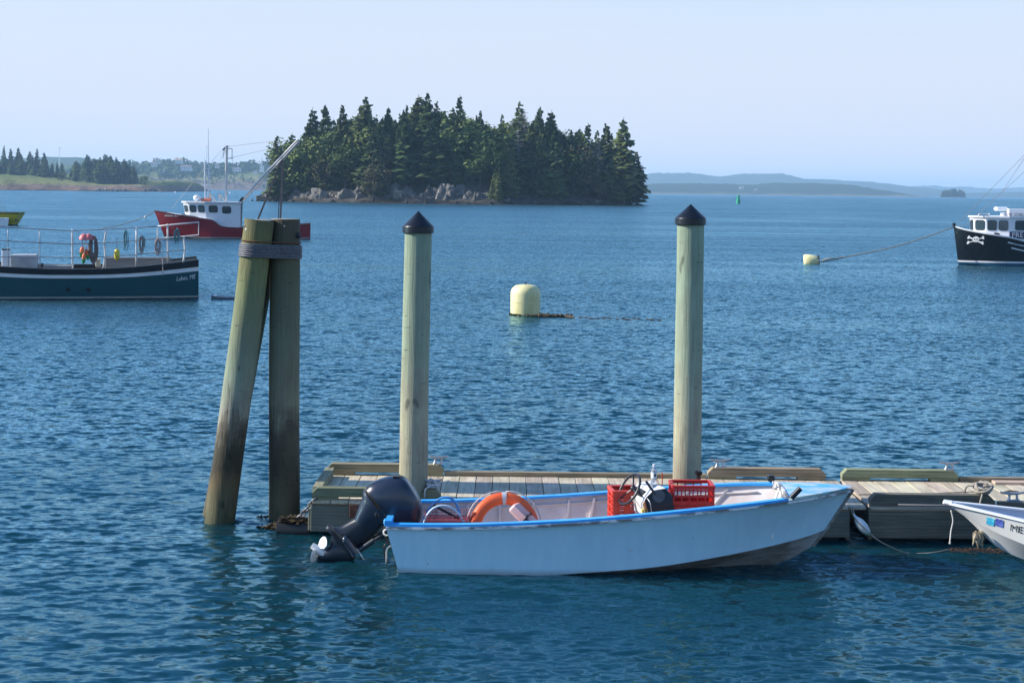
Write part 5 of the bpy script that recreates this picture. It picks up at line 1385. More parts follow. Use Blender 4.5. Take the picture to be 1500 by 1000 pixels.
m_ = MB(); m_.add([near[0], near[1], near[2], near[3], near[4], far[0], far[1], far[2], far[3], far[4]], [(0, 1, 6, 5), (1, 2, 7, 6), (2, 3, 8, 7), (3, 4, 9, 8)]); m_.build('white_dash', CW, co)
def dash(u, v, lift=0.0):            # point on the sloping dash: u across, v down
    p = near[3].lerp(far[3], u).lerp(near[1].lerp(far[1], u), v); n_ = (near[1] - near[3]).cross(far[3] - near[3]).normalized()
    if n_.x > 0: n_ = -n_
    return p + n_ * lift
m_ = MB(); m_.add([dash(.25, .25, .004), dash(.85, .25, .004), dash(.85, .7, .004), dash(.25, .7, .004), dash(.25, .25, .03), dash(.85, .25, .03), dash(.85, .7, .03), dash(.25, .7, .03)], [(4, 5, 6, 7), (0, 1, 5, 4), (1, 2, 6, 5), (2, 3, 7, 6), (3, 0, 4, 7)]); m_.build('instrument_box', CB, co)
wc = P(922, 716, 18.12); A_ = (P(935.5, 696.5, 18.12) - P(909.5, 736.5, 18.12)) / 2
nrm = A_.cross(Vector((0, 1, 0))).normalized(); B_ = (Vector((0, 1, 0)) * 0.93 + nrm * 0.33).normalized() * A_.length
m_ = MB().tube([wc + A_ * math.cos(t) + B_ * math.sin(t) for t in np.linspace(0, 6.28319, 37)[:-1]], 0.016, 10, loop=True); m_.build('wheel_rim', CB, co, smooth=180)
m_ = MB()
hub = wc + (near[3].lerp(far[3], .5) - wc) * 0.25; hub.y = wc.y + .02
for k in range(3):
    t = 0.6 + 2.094 * k; m_.tube([hub, wc + A_ * math.cos(t) + B_ * math.sin(t)], 0.01, 6)
m_.tube([hub, dash(.5, .45, 0)], 0.022, 8); m_.ball(hub, .04, 10); m_.build('wheel_spoke', CB, co, smooth=60)
m_ = MB().tube([CP(965, 726, yn - .03), CP(965, 726, yn - .0)], 0.075, 24); m_.build('throttle_box', NAVY, co, smooth=40)
m_ = MB().bar(CP(946, 704, yn - .05), CP(960, 724, yn - .04), .03, .032, up=(0, 1, 0), ch=.008); m_.build('throttle_lever', CB, co)
m_ = MB().tube(smooth_pts([dash(.1, .55, .01), CP(952, 735, yn - .06), CP(954, 748, yn - .05), CP(958, 752, yn - .04)], 4), .006, 5).tube(smooth_pts([dash(.6, .9, .01), CP(930, 745, yn), CP(935, 755, yn), CP(940, 748, yn - .02)], 4), .008, 5); m_.build('control_cable', GALV, co, smooth=180)
MB().tube([CP(944, 735, yn - .05), CP(949.5, 757, yn - .05)], .016, 8).build('wooden_handle', mat('brown_handle', (.3, .13, .05), .6), co, smooth=60)
MB().box(CP(942, 751, yn - .06), (.05, .04, .11), ch=.012).build('yellow_float', mat('yellow_plastic_bit', (.75, .5, .12), .5), co)
MB().tube([P(970, 709, 18.25), P(970, 692, 18.25)], .007, 6).build('red_stick', REDC, co)
# bottle
gm, gn, gl, gb = nt('clear_plastic'); gb.inputs['Base Color'].default_value = (.9, .93, .95, 1); gb.inputs['Roughness'].default_value = .12; gb.inputs['Transmission Weight'].default_value = .8; gb.inputs['IOR'].default_value = 1.33
bb = P(957.5, 715, 18.12); bt = thing('water_bottle', 'clear plastic water bottle standing on the console top of the skiff', 'bottle', bb)
hb = P(957.5, 679.5, 18.12).z - bb.z
MB().lathe([(.03, 0), (.035, .008), (.035, hb * .3), (.032, hb * .36), (.035, hb * .42), (.035, hb * .7), (.028, hb * .8), (.014, hb * .88), (.013, hb * .92)], 18).build('bottle_body', gm, bt, local=True, smooth=50)
MB().lathe([(.016, hb * .91), (.016, hb)], 14).build('bottle_cap', WHITE, bt, local=True, smooth=40)
MB().lathe([(.0358, hb * .44), (.0358, hb * .68)], 18, cap=False).build('paper_label', mat('bottle_label', (.75, .78, .8), .5), bt, local=True, smooth=60)
MB().box((.012, -.035, hb * .56), (.022, .004, .035)).build('label_mark', CB, bt, local=True)

# bow line and fender between the floats
bow = P(1245, 741, 18.3)
m_ = MB().tube(smooth_pts([bow, P(1251, 757, 18.5), P(1268, 775, 18.7), P(1290, 793, 18.5), PZ(1326, 809, .015), PZ(1352, 810, .0), PZ(1372, 808, .01), PZ(1393, 803.5, .0)], 5), .008, 5)
m_.build('bow_line', ROPEG, None, smooth=180, label='thin grey bow line drooping from the skiff\'s bow into the water', cat='rope')
fa, fb = P(1253, 757, 19.3), P(1273, 783, 19.3); dr = (fb - fa).normalized(); u = dr.cross(Vector((0, 1, 0))).normalized(); Mf = Matrix((u, dr.cross(u), dr)).transposed(); L = (fb - fa).length
ft = thing('boat_fender', 'white and green fender hanging slanted in the gap between the two floats', 'fender', fa)
MB().lathe([(.012, -.05), (.02, 0), (.045, .05), (.062, .1), (.066, L - .12), (.05, L - .04), (.02, L)], 16, fa, Mf).build('fender_body', zbands('fender_vinyl', [(-1, (.25, .45, .3)), (-.2, (.72, .76, .76))], .4, -1, 1), ft, smooth=50)
MB().tube([fa, fa + Vector((-.03, .05, .12))], .008, 5).build('fender_lanyard', ROPEG, ft)

# ---------------------------------------------------------------- the white dinghy at the right edge
DW = mat('dinghy_white', (0.72, 0.72, 0.70), 0.4, sc=1.6, con=0.4, col2=(0.8, 0.8, 0.79), bmp=.05)
DIN = mat('dinghy_inside', (0.6, 0.6, 0.66), 0.5, sc=3, var=.08)
th_ = R(180 - 20)
tip = P(1384, 737.5, 18.55)
fwd = Vector((-math.cos(R(20)), math.sin(R(20)), 0)); LD = 3.6
org = tip - fwd * LD; org.z = 0.0
dg_ = thing('white_dinghy', 'white dinghy with its bow raised at the right edge, lettered ME', 'boat', org, th_, pitch=R(-3.6))
zb = 0.56
dG = [(0, .60, .38), (.8, .66, .39), (1.6, .62, .415), (2.4, .44, .445), (3.0, .25, .465), (3.35, .14, .475), (3.55, .07, .48), (3.62, .045, .482)]
dC = [(0, .52, .0), (.8, .56, .0), (1.6, .50, .03), (2.3, .35, .10), (2.85, .19, .20), (3.15, .10, .28), (3.35, .04, .34), (3.42, .02, .37)]
dK = [(0, 0, -.1), (.8, 0, -.12), (1.5, 0, -.10), (2.1, 0, -.12), (2.6, 0, -.08), (2.9, 0, .0), (3.1, 0, .11), (3.22, 0, .25)]
H2 = Hull(dG, dC, dK, 6, 6)
m_ = MB(); H2.strip(m_, 0, 1); m_.build('topside', DW, dg_, local=True, smooth=40)
m_ = MB(); H2.strip(m_, 1, 2); H2.transom(m_); m_.build('bottom', DW, dg_, local=True, smooth=40)
m_ = MB(); H2.inner(m_, .03, .1); m_.build('inside_lining', DIN, dg_, local=True, smooth=60)
m_ = MB(); H2.cap(m_, .055, .022, .022); m_.box((3.6, 0, .492), (.12, .16, .035), ch=.012); m_.build('gunwale', DW, dg_, local=True)
m_ = MB().box((1.9, 0, .3), (.25, 1.15, .03)); m_.build('thwart', DW, dg_, local=True)
tr2 = H2.bvh()
BLK = mat('black_lettering', (.02, .02, .02), .4, var=.05)
def hit_px(root, tree_, px, py):     # where a photo pixel meets the near side of a hull, in boat coordinates
    inv = MATS[root.name].inverted(); o = inv @ EYE; d = (inv.to_3x3() @ ray(px, py)).normalized()
    return tree_.ray_cast(o, d)[0]
def hull_text(root, tree_, txt, size, px, py, ly, m, name, shear=0.0, mirror=True, off=.008, ang=0.0, sx=1.0):
    c = hit_px(root, tree_, px, py) or local_at(root, px, py, ly); mb = text_mb(txt, size, shear)
    ca, sa = math.cos(ang), math.sin(ang)
    def f(v):
        x, z = v.x * sx, v.y; x, z = x * ca - z * sa, x * sa + z * ca
        return Vector((c.x - x if mirror else c.x + x, 0, c.z + z))
    move(mb, f); onto(tree_, mb, off)
    return mb.build(name, m, root, local=True, fixn=False)
hull_text(dg_, tr2, 'ME', .125, 1479, 776, .5, BLK, 'registration_letters', ang=-.02)
for px, py, c_, nm in ((1451, 763, (.05, .42, .7), 'blue_sticker'), (1464, 765, (.05, .08, .32), 'dark_blue_sticker')):
    c = hit_px(dg_, tr2, px, py) or local_at(dg_, px, py, .25); mb = MB().add([(c.x + .045, 0, c.z - .045), (c.x - .045, 0, c.z - .052), (c.x - .045, 0, c.z + .045), (c.x + .045, 0, c.z + .052)], [(0, 1, 2, 3)])
    onto(tr2, mb, .007).build(nm, mat(nm, c_, .4, sc=18, con=.2, col2=tuple(min(1, q * 1.8 + .05) for q in c_)), dg_, local=True, fixn=False)
MB().tube(smooth_pts([P(1393, 747, 18.5), P(1396, 762, 18.5), P(1393, 778, 18.52), P(1391.5, 794, 18.5)], 4), .009, 6).ball(P(1391.5, 795, 18.5), .016, 8).build('painter_rope', ROPEW, None, smooth=180, label='short white rope end dangling from the dinghy\'s bow', cat='rope')
q = P(1432, 779, 18.35)
m_ = weed(q + Vector((0, 0, -.1)), .04, .04, .02, 10, 5, .05)
g = random.Random(4)
for k in range(16):
    p = q + Vector((g.uniform(-.05, .05), g.uniform(-.05, .05), g.uniform(-.02, .02))); m_.tube([p, p + Vector((g.uniform(-.03, .03), 0, -.07)), p + Vector((g.uniform(-.05, .05), 0, -.13 - .05 * g.random()))], [.012, .016, .004], 5)
m_.build('weed_tuft', mat('pale_weed', (.2, .14, .07), .8, sc=14, con=.3, col2=(.5, .45, .33)), None, kind='stuff', label='tuft of pale weed hanging under the dinghy\'s bow', cat='seaweed')
weed(PZ(1432, 806, .0), .40, .14, .012, 420, 6, .022).build('floating_weed', mat('red_brown_weed', (.07, .035, .018), .7, sc=9), None, kind='stuff', fixn=False, label='patch of red-brown weed floating below the dinghy\'s bow', cat='seaweed')
# ================================================================ BOATS AND BUOYS FARTHER OUT
STEEL = mat('painted_pipe', (.62, .58, .54), .45, sc=3, con=.3, col2=(.74, .72, .68))
GREYP = mat('grey_pipe', (.3, .31, .34), .45, sc=3)
GLASS = mat('cabin_glass', (.03, .045, .05), .06, var=.1, spec=.8)
CABW = mat('cabin_white', (.78, .79, .80), .4, var=.04, sc=.8)
DECKG = mat('grey_boat_deck', (.3, .3, .29), .7, sc=1.5)
NAVYH = zbands('navy_workboat_hull', [(-1, (.02, .03, .03)), (.05, (.30, .32, .28)), (.12, (.002, .06, .072))], .3, -1, 2, wob=.03, dirt=.15)
# ---- dark blue workboat at the left
wb = thing('workboat', 'dark teal-blue workboat with a white stripe and pipe railings, lettered Lubec, ME', 'boat', (P(293, 438, 60.5) + Matrix.Rotation(R(13.5), 3, 'Z') @ Vector((0, 1.5, 0))).to_2d().to_3d(), R(193.5))
def S(px, py, ly): return local_at(wb, px, py, ly)
def WP(px, py, ly=1.6): return MATS[wb.name] @ local_at(wb, px, py, ly)
zs = [(291, 381.6), (249, 387), (198, 392.4), (150, 395), (105, 395.4), (60, 395), (0, 391.8)]
G_ = [];
for i, (px, py) in enumerate(zs):
    hb_ = (1.5, 1.62, 1.7, 1.72, 1.72, 1.7, 1.62)[i]; q = S(px, py, hb_); G_.append((max(q.x, -.05) if i == 0 else q.x, hb_, q.z))
G_ += [(9.3, 1.3, 1.42), (10.6, .7, 1.66), (11.5, .0, 1.9)]
C_ = [(.05, 1.3, -.1), *[(g[0], g[1] - .16, -.12) for g in G_[1:7]], (9.1, .9, -.05), (10.2, .35, .1), (10.9, 0, .3)]
K_ = [(.1, 0, -.5), *[(g[0], 0, -.7) for g in G_[1:7]], (9.0, 0, -.6), (9.9, 0, -.4), (10.6, 0, -.2)]
HW = Hull(G_, C_, K_, 5, 8)
m_ = MB(); HW.strip(m_, .145, 1, rows=7); HW.strip(m_, 1, 2, rows=3); HW.transom(m_); m_.build('hull', NAVYH, wb, local=True, smooth=40)
m_ = MB(); HW.strip(m_, 0, .15, .035, rows=2); HW.cap(m_, .14, .05, .04); m_.build('rub_rail', BLACKP, wb, local=True, smooth=40)
m_ = MB(); HW.strip(m_, .148, .255, .02, rows=2); m_.build('white_stripe', WHITE, wb, local=True, smooth=40)
m_ = MB(); HW.inner(m_, .12, .55); m_.build('inside', mat('workboat_inside', (.22, .2, .17), .7, sc=2), wb, local=True)
trw = HW.bvh()
hull_text(wb, trw, 'Lubec, ME', .25, 258, 411.5, 1.5, mat('white_lettering', (.85, .85, .85), .4, var=.02), 'home_port_letters', shear=.35, ang=.13, off=.02, mirror=True, sx=.72)
for px in (100, 130):
    q = S(px, 424, 1.6); mb = MB().add([(q.x + .09 * math.cos(a), 0, q.z + .09 * math.sin(a)) for a in np.linspace(0, 6.28, 13)[:-1]], [tuple(range(12))]); onto(trw, mb, .012).build('hull_drain', BLACKP, wb, local=True, fixn=False)
def rail_part(pts, r_, m, nm='rail', Y=1.6, k=4, sm=True):
    q = [WP(px, py, Y) for px, py in pts]
    MB().tube(smooth_pts(q, k) if sm else q, r_, 7).build(nm, m, wb, smooth=180)
rail_part([(-40, 331), (12, 333), (60, 335.6), (105, 337.5), (168, 335.4), (231, 331.5)], .022, GREYP)
rail_part([(231, 331.5), (262, 328.2), (291, 325.5), (291, 344.4), (262, 347), (231, 349.5)], .03, STEEL, sm=False)
rail_part([(-40, 351), (12, 353), (60, 355.5), (105, 357), (168, 355), (231, 349.5)], .02, GREYP)
rail_part([(-40, 376), (12, 376.3), (60, 376.5), (105, 377), (168, 375), (231, 369.8), (270, 366)], .02, GREYP)
for pts, r_, m in (([(11.5, 333), (12, 390)], .018, GREYP), ([(58, 335.5), (58.5, 394)], .02, GREYP), ([(106, 336), (106, 377), (107, 396)], .034, STEEL), ([(156, 336), (153, 355), (154, 375), (151, 394)], .034, STEEL), ([(200, 333), (199.5, 391.5)], .036, STEEL), ([(245.5, 328), (246, 386)], .036, STEEL), ([(269, 346), (271, 366), (268.5, 384)], .04, STEEL), ([(231, 331), (231, 349.5)], .028, STEEL)):
    rail_part(pts, r_, m, 'stanchion', k=3)
def wbox(x0, y0, x1, y1, Y, d, m, nm, root=wb):
    ly = 1.6 - (Y - 59.3); a, b_ = S(x0, y0, ly), S(x1, y1, ly); MB().box(((a.x + b_.x) / 2, ly - d / 2, (a.z + b_.z) / 2), (abs(b_.x - a.x), d, abs(a.z - b_.z)), ch=.02).build(nm, m, root, local=True)
wbox(154, 377, 251, 400, 61.6, .25, mat('weathered_bulwark', (.2, .18, .16), .8, sc=2, st=(.3, 1, 3), con=.4, col2=(.32, .29, .26)), 'wooden_bin')
wbox(15, 373.5, 53, 397, 60.4, 1.2, mat('grey_box_paint', (.32, .36, .38), .6, sc=2), 'engine_box')
wbox(56, 389, 104, 400, 61.2, .5, DECKG, 'deck_step'); wbox(108, 387, 141, 400, 60.6, .5, BLACKP, 'fish_box')
wbox(2.5, 366, 14, 395, 59.9, .35, WHITE, 'white_post'); wbox(1.5, 364.6, 15, 366.4, 59.88, .4, BLACKP, 'post_cap')
a = WP(61, 391, 1.30); MB().tube([a, WP(62, 385.5, 1.30)], .05, 8).build('bollard', BLACKP, wb)
wbox(140, 379, 147, 391, 59.9, .2, mat('cream_paint', (.6, .55, .42), .6), 'cream_panel')
# gear hanging on the railings: each a thing of its own
def hang_rope(px, py, lab, m, loops, w, h, r_=.018, seed=0):
    g = random.Random(seed); c = WP(px, py, 1.70); pts = []
    for k in range(loops):
        rx, rz = w * g.uniform(.35, 1.05), h * g.uniform(.7, 1.1); o = Vector((g.uniform(-.03, .03), g.uniform(-.04, .04), g.uniform(-.03, .03)))
        pts += [c + o + Vector((rx * math.sin(a), g.uniform(-.03, .03), -rz + rz * math.cos(a))) for a in np.linspace(0, 6.28, 11)[:-1]]
    mb = MB().tube(smooth_pts(pts, 2), r_, 5)
    mb.build('rope_coil', m, None, smooth=180, label=lab, cat='rope', group='rope coils hung on the workboat railing')
DGREY = mat('dark_grey_rope', (.16, .16, .17), .9, sc=30, con=.3, col2=(.3, .29, .28)); TEAL = mat('teal_rope', (.12, .26, .27), .9, sc=30, con=.3, col2=(.2, .36, .36)); PALER = mat('pinkish_rope', (.38, .3, .28), .9, sc=30, con=.3, col2=(.5, .43, .4))
hang_rope(207.5, 346, 'dark grey rope coil hung right of the middle stanchion of the workboat', DGREY, 12, .12, .33, .011, 1)
hang_rope(232, 349, 'pale pinkish rope coil hung under the start of the stern railing', PALER, 12, .11, .32, .011, 2)
hang_rope(259, 335, 'blue-grey rope loop hung from the top stern rail before the red hull', TEAL, 7, .12, .28, .013, 3)
hang_rope(184, 338, 'thin teal line bunched between two workboat stanchions', TEAL, 8, .09, .38, .008, 4)
hang_rope(137, 346, 'big brown net bundle hung beside the striped buoys on the workboat', mat('brown_net', (.2, .13, .11), .95, sc=30, con=.3, col2=(.34, .25, .22)), 40, .17, .5, .012, 5)
MB().tube(smooth_pts([WP(237.5, 371, 1.75), WP(238, 385, 1.80), WP(238.5, 397, 1.80), WP(238, 403, 1.80)], 3), .015, 5).build('hanging_line', PALER, None, label='single pale line trailing over the workboat stripe near its stern', cat='rope')
def pot_buoy(px, y0, y1, r_, c1, c2, lab, lean=0.0, Y=1.72):
    a, b_ = WP(px, y0, Y), WP(px + lean, y1, Y); d = (b_ - a); L = d.length; d.normalize(); u = d.cross(Vector((0, 1, 0))).normalized(); M3 = Matrix((u, d.cross(u), d)).transposed()
    t = thing('pot_buoy', lab, 'buoy', a, 0, 'fishing buoys hung on the workboat')
    MB().lathe([(r_ * .35, 0), (r_ * .9, L * .12), (r_, L * .3), (r_, L * .55)], 12, a, M3).build('upper_half', c1, t, smooth=60)
    MB().lathe([(r_, L * .55), (r_ * .9, L * .75), (r_ * .4, L * .95), (r_ * .1, L)], 12, a, M3).build('lower_half', c2, t, smooth=60)
    MB().tube([a + Vector((0, 0, .45 if y1 < 390 and y0 > 360 else .3)), a], .012, 5).build('buoy_cord', PALER, t)
ORG = mat('buoy_orange', (.75, .16, .05), .5, var=.1); GRN = mat('buoy_green', (.05, .38, .09), .5, var=.1); YEL = mat('buoy_yellow', (.78, .56, .05), .5, var=.1); PNK = mat('float_pink', (.68, .17, .17), .5, var=.15)
pot_buoy(121, 361.5, 377, .085, ORG, GRN, 'orange and green pot buoy, left one of the bunch on the workboat', -2.5)
pot_buoy(123.5, 371, 386.5, .08, ORG, GRN, 'orange and green pot buoy hanging lowest of the bunch on the workboat', -1.5, 1.85)
pot_buoy(126, 365, 381, .08, ORG, GRN, 'orange and green pot buoy, right one of the bunch on the workboat', 3, 1.66)
pot_buoy(171.3, 364.5, 382, .11, YEL, YEL, 'plain yellow pot buoy hung alone on the workboat railing')
for px, lab in ((123, 'left pink dome float tied to the workboat\'s top rail'), (130, 'right pink dome float tied to the workboat\'s top rail')):
    a = WP(px, 351, 1.70); MB().lathe([(.06, -.02), (.2, 0), (.19, .09), (.12, .19), (.03, .24)], 14, a).build('dome_float', PNK, None, smooth=50, label=lab, cat='float', group='pink floats on the workboat rail')
# half swamped raft just behind the piles
q0, q1 = PZ(312.5, 437.5), PZ(352, 437); rf = thing('mooring_raft', 'low grey half-awash raft with a thin stick, behind the leaning pile', 'raft', (q0 + q1) / 2)
MB().rings([[q0 + Vector((x, y, z)) for y, z in ((-.3, -.1), (-.35, .1 + k), (.35, .1 + k), (.3, -.1))] for x, k in ((-.02, .06), (.25, .0), (.8, -.02), (1.25, -.03))]).build('raft_body', mat('slate_plastic', (.12, .16, .2), .5), rf)
MB().box(q0 + Vector((.03, 0, .13)), (.2, .5, .05), ch=.015).build('bow_pad', WHITE, rf)
MB().tube([PZ(314, 433) * 1.0, P(301, 421, q0.y)], .012, 5).build('pickup_stick', GREYP, rf)

# ---- generic cabin
def cabin(root, plan, z0, z1, rake, m=CABW):
    """walls over a plan polygon; rake(i) moves the top of corner i"""
    n = len(plan); lo = [Vector((x, y, z0)) for x, y in plan]; hi = [Vector((plan[i][0] + rake[i][0], plan[i][1] + rake[i][1], z1)) for i in range(n)]
    for i in range(n):
        j = (i + 1) % n; a, b_, c, d = lo[i], lo[j], hi[j], hi[i]
        nn = (b_ - a).cross(d - a).normalized(); cc = sum(lo, Vector()) / n
        if (a + b_ - 2 * cc).dot(nn) < 0: nn = -nn
        MB().add([a, b_, c, d, a - nn * .06, b_ - nn * .06, c - nn * .06, d - nn * .06], [(0, 1, 2, 3), (7, 6, 5, 4), (0, 4, 5, 1), (1, 5, 6, 2), (2, 6, 7, 3), (3, 7, 4, 0)]).build('wall', m, root, local=True)
    return lo, hi
def pane(root, lo, hi, i, j, u0, u1, v0, v1, rd=.25, cen=None, frame=None):
    a, b_, c, d = lo[i], lo[j], hi[j], hi[i]; nn = (b_ - a).cross(d - a).normalized()
    mid = (a + b_ + c + d) / 4
    if (mid - cen).dot(nn) < 0: nn = -nn
    def at(u, v): return a.lerp(b_, u).lerp(d.lerp(c, u), v)
    W = (at(u1, v0) - at(u0, v0)).length; Hh = (at(u0, v1) - at(u0, v0)).length; r_ = rd * min(W, Hh); ring = []
    for (cx, cy, a0) in ((u1, v1, 0), (u0, v1, 90), (u0, v0, 180), (u1, v0, 270)):
        for k in range(4):
            t = R(a0 + 30 * k); sx = -1 if cx == u1 else 1; sy = -1 if cy == v1 else 1
            ring.append((cx + (sx * r_ + r_ * math.cos(t)) / W * (u1 - u0), cy + (sy * r_ + r_ * math.sin(t)) / Hh * (v1 - v0)))
    pts = [at(u, v) for u, v in ring]
    MB().rings([[p + nn * .008 for p in pts], [p + nn * .03 for p in pts]]).build('window', GLASS, root, local=True)

# ---- red boat
rb = thing('red_boat', 'dark red fishing boat with white wheelhouse, mast and slanted boom near the island', 'boat', (P(456, 352, 132.5).x, 134.3, 0), R(188))
def L_(px, py, ly): return local_at(rb, px, py, ly)
LR = L_(226, 309, 0).x
REDH = zbands('red_hull_paint', [(-1, (.03, .02, .02)), (.05, (.4, .38, .36)), (.13, (.25, .009, .018))], .28, -1, 3, coat=.3, dirt=.1)
G_ = []
for px, py, hb_ in ((455, 328.7, 1.7), (420, 331.3, 1.95), (385, 333.8, 2.1), (350, 334.5, 2.1), (330, 333.2, 2.08), (322, 331.0, 2.05), (316, 326.2, 2.02), (309, 322.6, 1.98), (288, 319.2, 1.75), (262, 315.3, 1.2), (242, 311.8, .62)):
    q = L_(px, py, hb_); G_.append((q.x, hb_, q.z))
G_.append((LR, 0, L_(226, 309, 0).z))
C_ = [(g[0] + .02, max(g[1] - .2, 0), -.05) for g in G_[:8]] + [(G_[8][0] - .2, 1.35, 0), (G_[9][0] - .4, .75, .15), (G_[10][0] - .5, .3, .3), (LR - .75, 0, .45)]
K_ = [(g[0] + .05, 0, -.8) for g in G_[:8]] + [(G_[8][0] - .3, 0, -.8), (G_[9][0] - .5, 0, -.7), (G_[10][0] - .7, 0, -.5), (LR - 1.0, 0, -.3)]
HR = Hull(G_, C_, K_, 4, 8)
m_ = MB(); HR.strip(m_, 0, 1); HR.strip(m_, 1, 2, rows=3); HR.transom(m_); m_.build('hull', REDH, rb, local=True, smooth=50)
m_ = MB(); HR.cap(m_, .12, .06, .05); m_.build('gunwale', mat('dark_maroon', (.1, .006, .012), .4), rb, local=True)
m_ = MB(); HR.inner(m_, .1, .7); m_.build('inside', DECKG, rb, local=True)
nR = len(HR.G); j0 = next(i for i in range(nR) if HR.G[i].x > L_(312, 322, 2).x)
m_ = MB(); m_.rings([[Vector((HR.G[i].x, HR.G[i].y * u * .97, HR.G[i].z - .03 + .12 * (1 - u * u) * min(1, HR.G[i].y))) for u in (-1, -.5, 0, .5, 1)] for i in range(j0, nR)], False, False); m_.build('foredeck', CABW, rb, local=True)
trr = HR.bvh()
g = random.Random(2); mb = MB(); q = L_(241, 317, .8)
x = 0
for k in range(14):
    w = g.uniform(.05, .1); mb.add([(q.x - x, 0, q.z), (q.x - x - w, 0, q.z - .01), (q.x - x - w, 0, q.z + g.uniform(.1, .16)), (q.x - x, 0, q.z + g.uniform(.1, .16))], [(0, 1, 2, 3)]); x += w + (.03 if k != 6 else .1)
onto(trr, mb, .02).build('bow_name', mat('pale_lettering', (.55, .5, .5), .5), rb, local=True, fixn=False)
xf, xa = L_(303, 310, 1.5).x, L_(353, 310, 1.5).x; z1 = L_(303, 297.3, 1.5).z; zc0 = L_(330, 331, 1.5).z - .1
plan = [(xa, 1.5), (xf, 1.5), (xf + 1.35, .85), (xf + 1.75, 0), (xf + 1.35, -.85), (xf, -1.5), (xa, -1.5)]
rk = [(0, 0), (.12, 0), (.35, .03), (.42, 0), (.35, -.03), (.12, 0), (0, 0)]
lo, hi = cabin(rb, plan, zc0, z1, rk); cen = Vector(((xf + xa) / 2, 0, 2))
pane(rb, lo, hi, 1, 0, .08, .34, .60, .90, cen=cen); pane(rb, lo, hi, 1, 0, .46, .72, .57, .87, cen=cen)
for i, j, us in ((1, 2, ((.06, .46), (.54, .94))), (2, 3, ((.1, .9),)), (3, 4, ((.1, .9),)), (4, 5, ((.06, .46), (.54, .94)))):
    for u0, u1 in us: pane(rb, lo, hi, i, j, u0, u1, .60, .90, cen=cen)
top = [Vector((p.x + (p.x - cen.x) * .04, p.y * 1.1, z1)) for p in hi]
MB().rings([top, [p + Vector((0, 0, .12)) for p in top]]).build('roof', CABW, rb, local=True)
YR = 132.6
def rp_(nm, pts, r_, m=STEEL, Y=YR, n=7, root=rb): MB().tube([P(*q, Y) if len(q) == 2 else P(*q) for q in pts], r_, n).build(nm, m, root, smooth=60)
a = P(288.5, 292.5, YR); MB().lathe([(.12, -.15), (.28, 0), (.33, .12), (.3, .3), (.15, .4), (.02, .42)], 16, a).build('radar_dome', CABW, rb, smooth=60)
MB().tube([P(295, 294, YR), P(309, 293.5, YR)], .22, 10).build('life_raft', mat('raft_orange', (.6, .17, .1), .6), rb, smooth=60)
for px in (299.2, 306.2): rp_('tower_leg', [(px + (1.5 if px < 300 else -2.5), 293), (px + .6 - (0 if px < 300 else .6), 262), (px + 1.5 - (0 if px < 300 else 2.5), 236)], .05, CABW)
m_ = MB()
for y0 in (247, 259, 271): m_.tube([P(297.5, y0, YR), P(308.5, y0, YR)], .04, 5); m_.tube([P(298, y0, YR), P(302.5, y0 + 7, YR), P(307.5, y0, YR)], .035, 5)
m_.build('tower_bracket', CABW, rb)
rp_('whip_aerial', [(305.5, 262), (304.8, 188)], .03, CABW); rp_('whip_aerial', [(299.5, 262), (299.3, 232)], .025, CABW); rp_('whip_aerial', [(302.5, 250), (302.5, 212)], .022, CABW)
m_ = MB()
for x0 in (307, 321): m_.bar(P(x0, 283.5, YR), P(x0 + 9, 295, YR), .12, .22, up=(0, 1, 0)); m_.bar(P(x0 + .5, 284, YR), P(x0 + .5, 295, YR), .12, .08, up=(0, 1, 0))
m_.build('ladder_rack', mat('tan_plank', (.6, .52, .44), .7), rb)
rp_('mast', [(331, 296), (331.4, 255), (332, 215)], .12, STEEL, n=10)
rp_('mast_head', [(326, 220), (332, 214.5), (334.5, 215)], .08, GREYP)
m_ = MB()
for q in (((329, 218), (326.5, 232)), ((334, 218), (340, 218)), ((340, 218), (340, 232)), ((334, 232), (342, 232))): m_.tube([P(*q[0], YR), P(*q[1], YR)], .03, 5)
m_.build('mast_frame', GREYP, rb)
rp_('gallows_post', [(353, 295), (351.5, 333)], .17, mat('dark_post', (.07, .06, .06), .6)); rp_('gallows_head', [(349.5, 300), (354, 292), (357, 290)], .14, BLACKP)
rp_('boom', [(355, 293), (392, 251), (437, 204)], .1, STEEL); rp_('boom', [(405, 242), (438, 207)], .16, STEEL, YR + .35); rp_('boom', [(356, 295), (436, 209)], .05, GREYP, YR - .2)
RSTP = mat('rusty_pipe', (.2, .12, .09), .7, sc=6, con=.4, col2=(.3, .2, .16))
rp_('frame_leg', [(414, 230), (397, 275), (377.5, 322, YR + .1)], .085, RSTP); rp_('frame_leg', [(414, 230), (413, 275), (410.5, 328)], .085, RSTP); rp_('frame_leg', [(413, 270), (408.5, 300), (407.5, 328)], .05, RSTP)
WIREB = mat('dark_stay_wire', (.2, .2, .22), .5)
rp_('stay_wire', [(333, 215), (405, 206.5)], .012, WIREB, n=4); rp_('stay_wire', [(337, 231.5), (405, 216)], .012, WIREB, n=4); rp_('stay_wire', [(327, 218), (282, 268), (252, 305)], .011, WIREB, n=4); rp_('stay_wire', [(330, 216), (318, 245), (300, 290)], .009, WIREB, n=4); rp_('stay_wire', [(340, 231), (347, 292)], .009, WIREB, n=4)
m_ = MB(); g = random.Random(6)
for k in range(9):
    m_.ball(P(268 + k * 3.4, 316.8 + k * .62, YR - .9) + Vector((0, g.uniform(0, .3), .05)), .3, 8, (1.2, .9, .5))
m_.build('net_heap', mat('slate_net', (.1, .14, .17), .9, sc=6), rb, smooth=60)
MB().tube(sag(P(226.5, 310, 131.0), P(150, 334, 128), .25), .035, 5).build('mooring_line', ROPEG, None, smooth=180, label='slack mooring line running left from the red boat\'s bow', cat='rope')
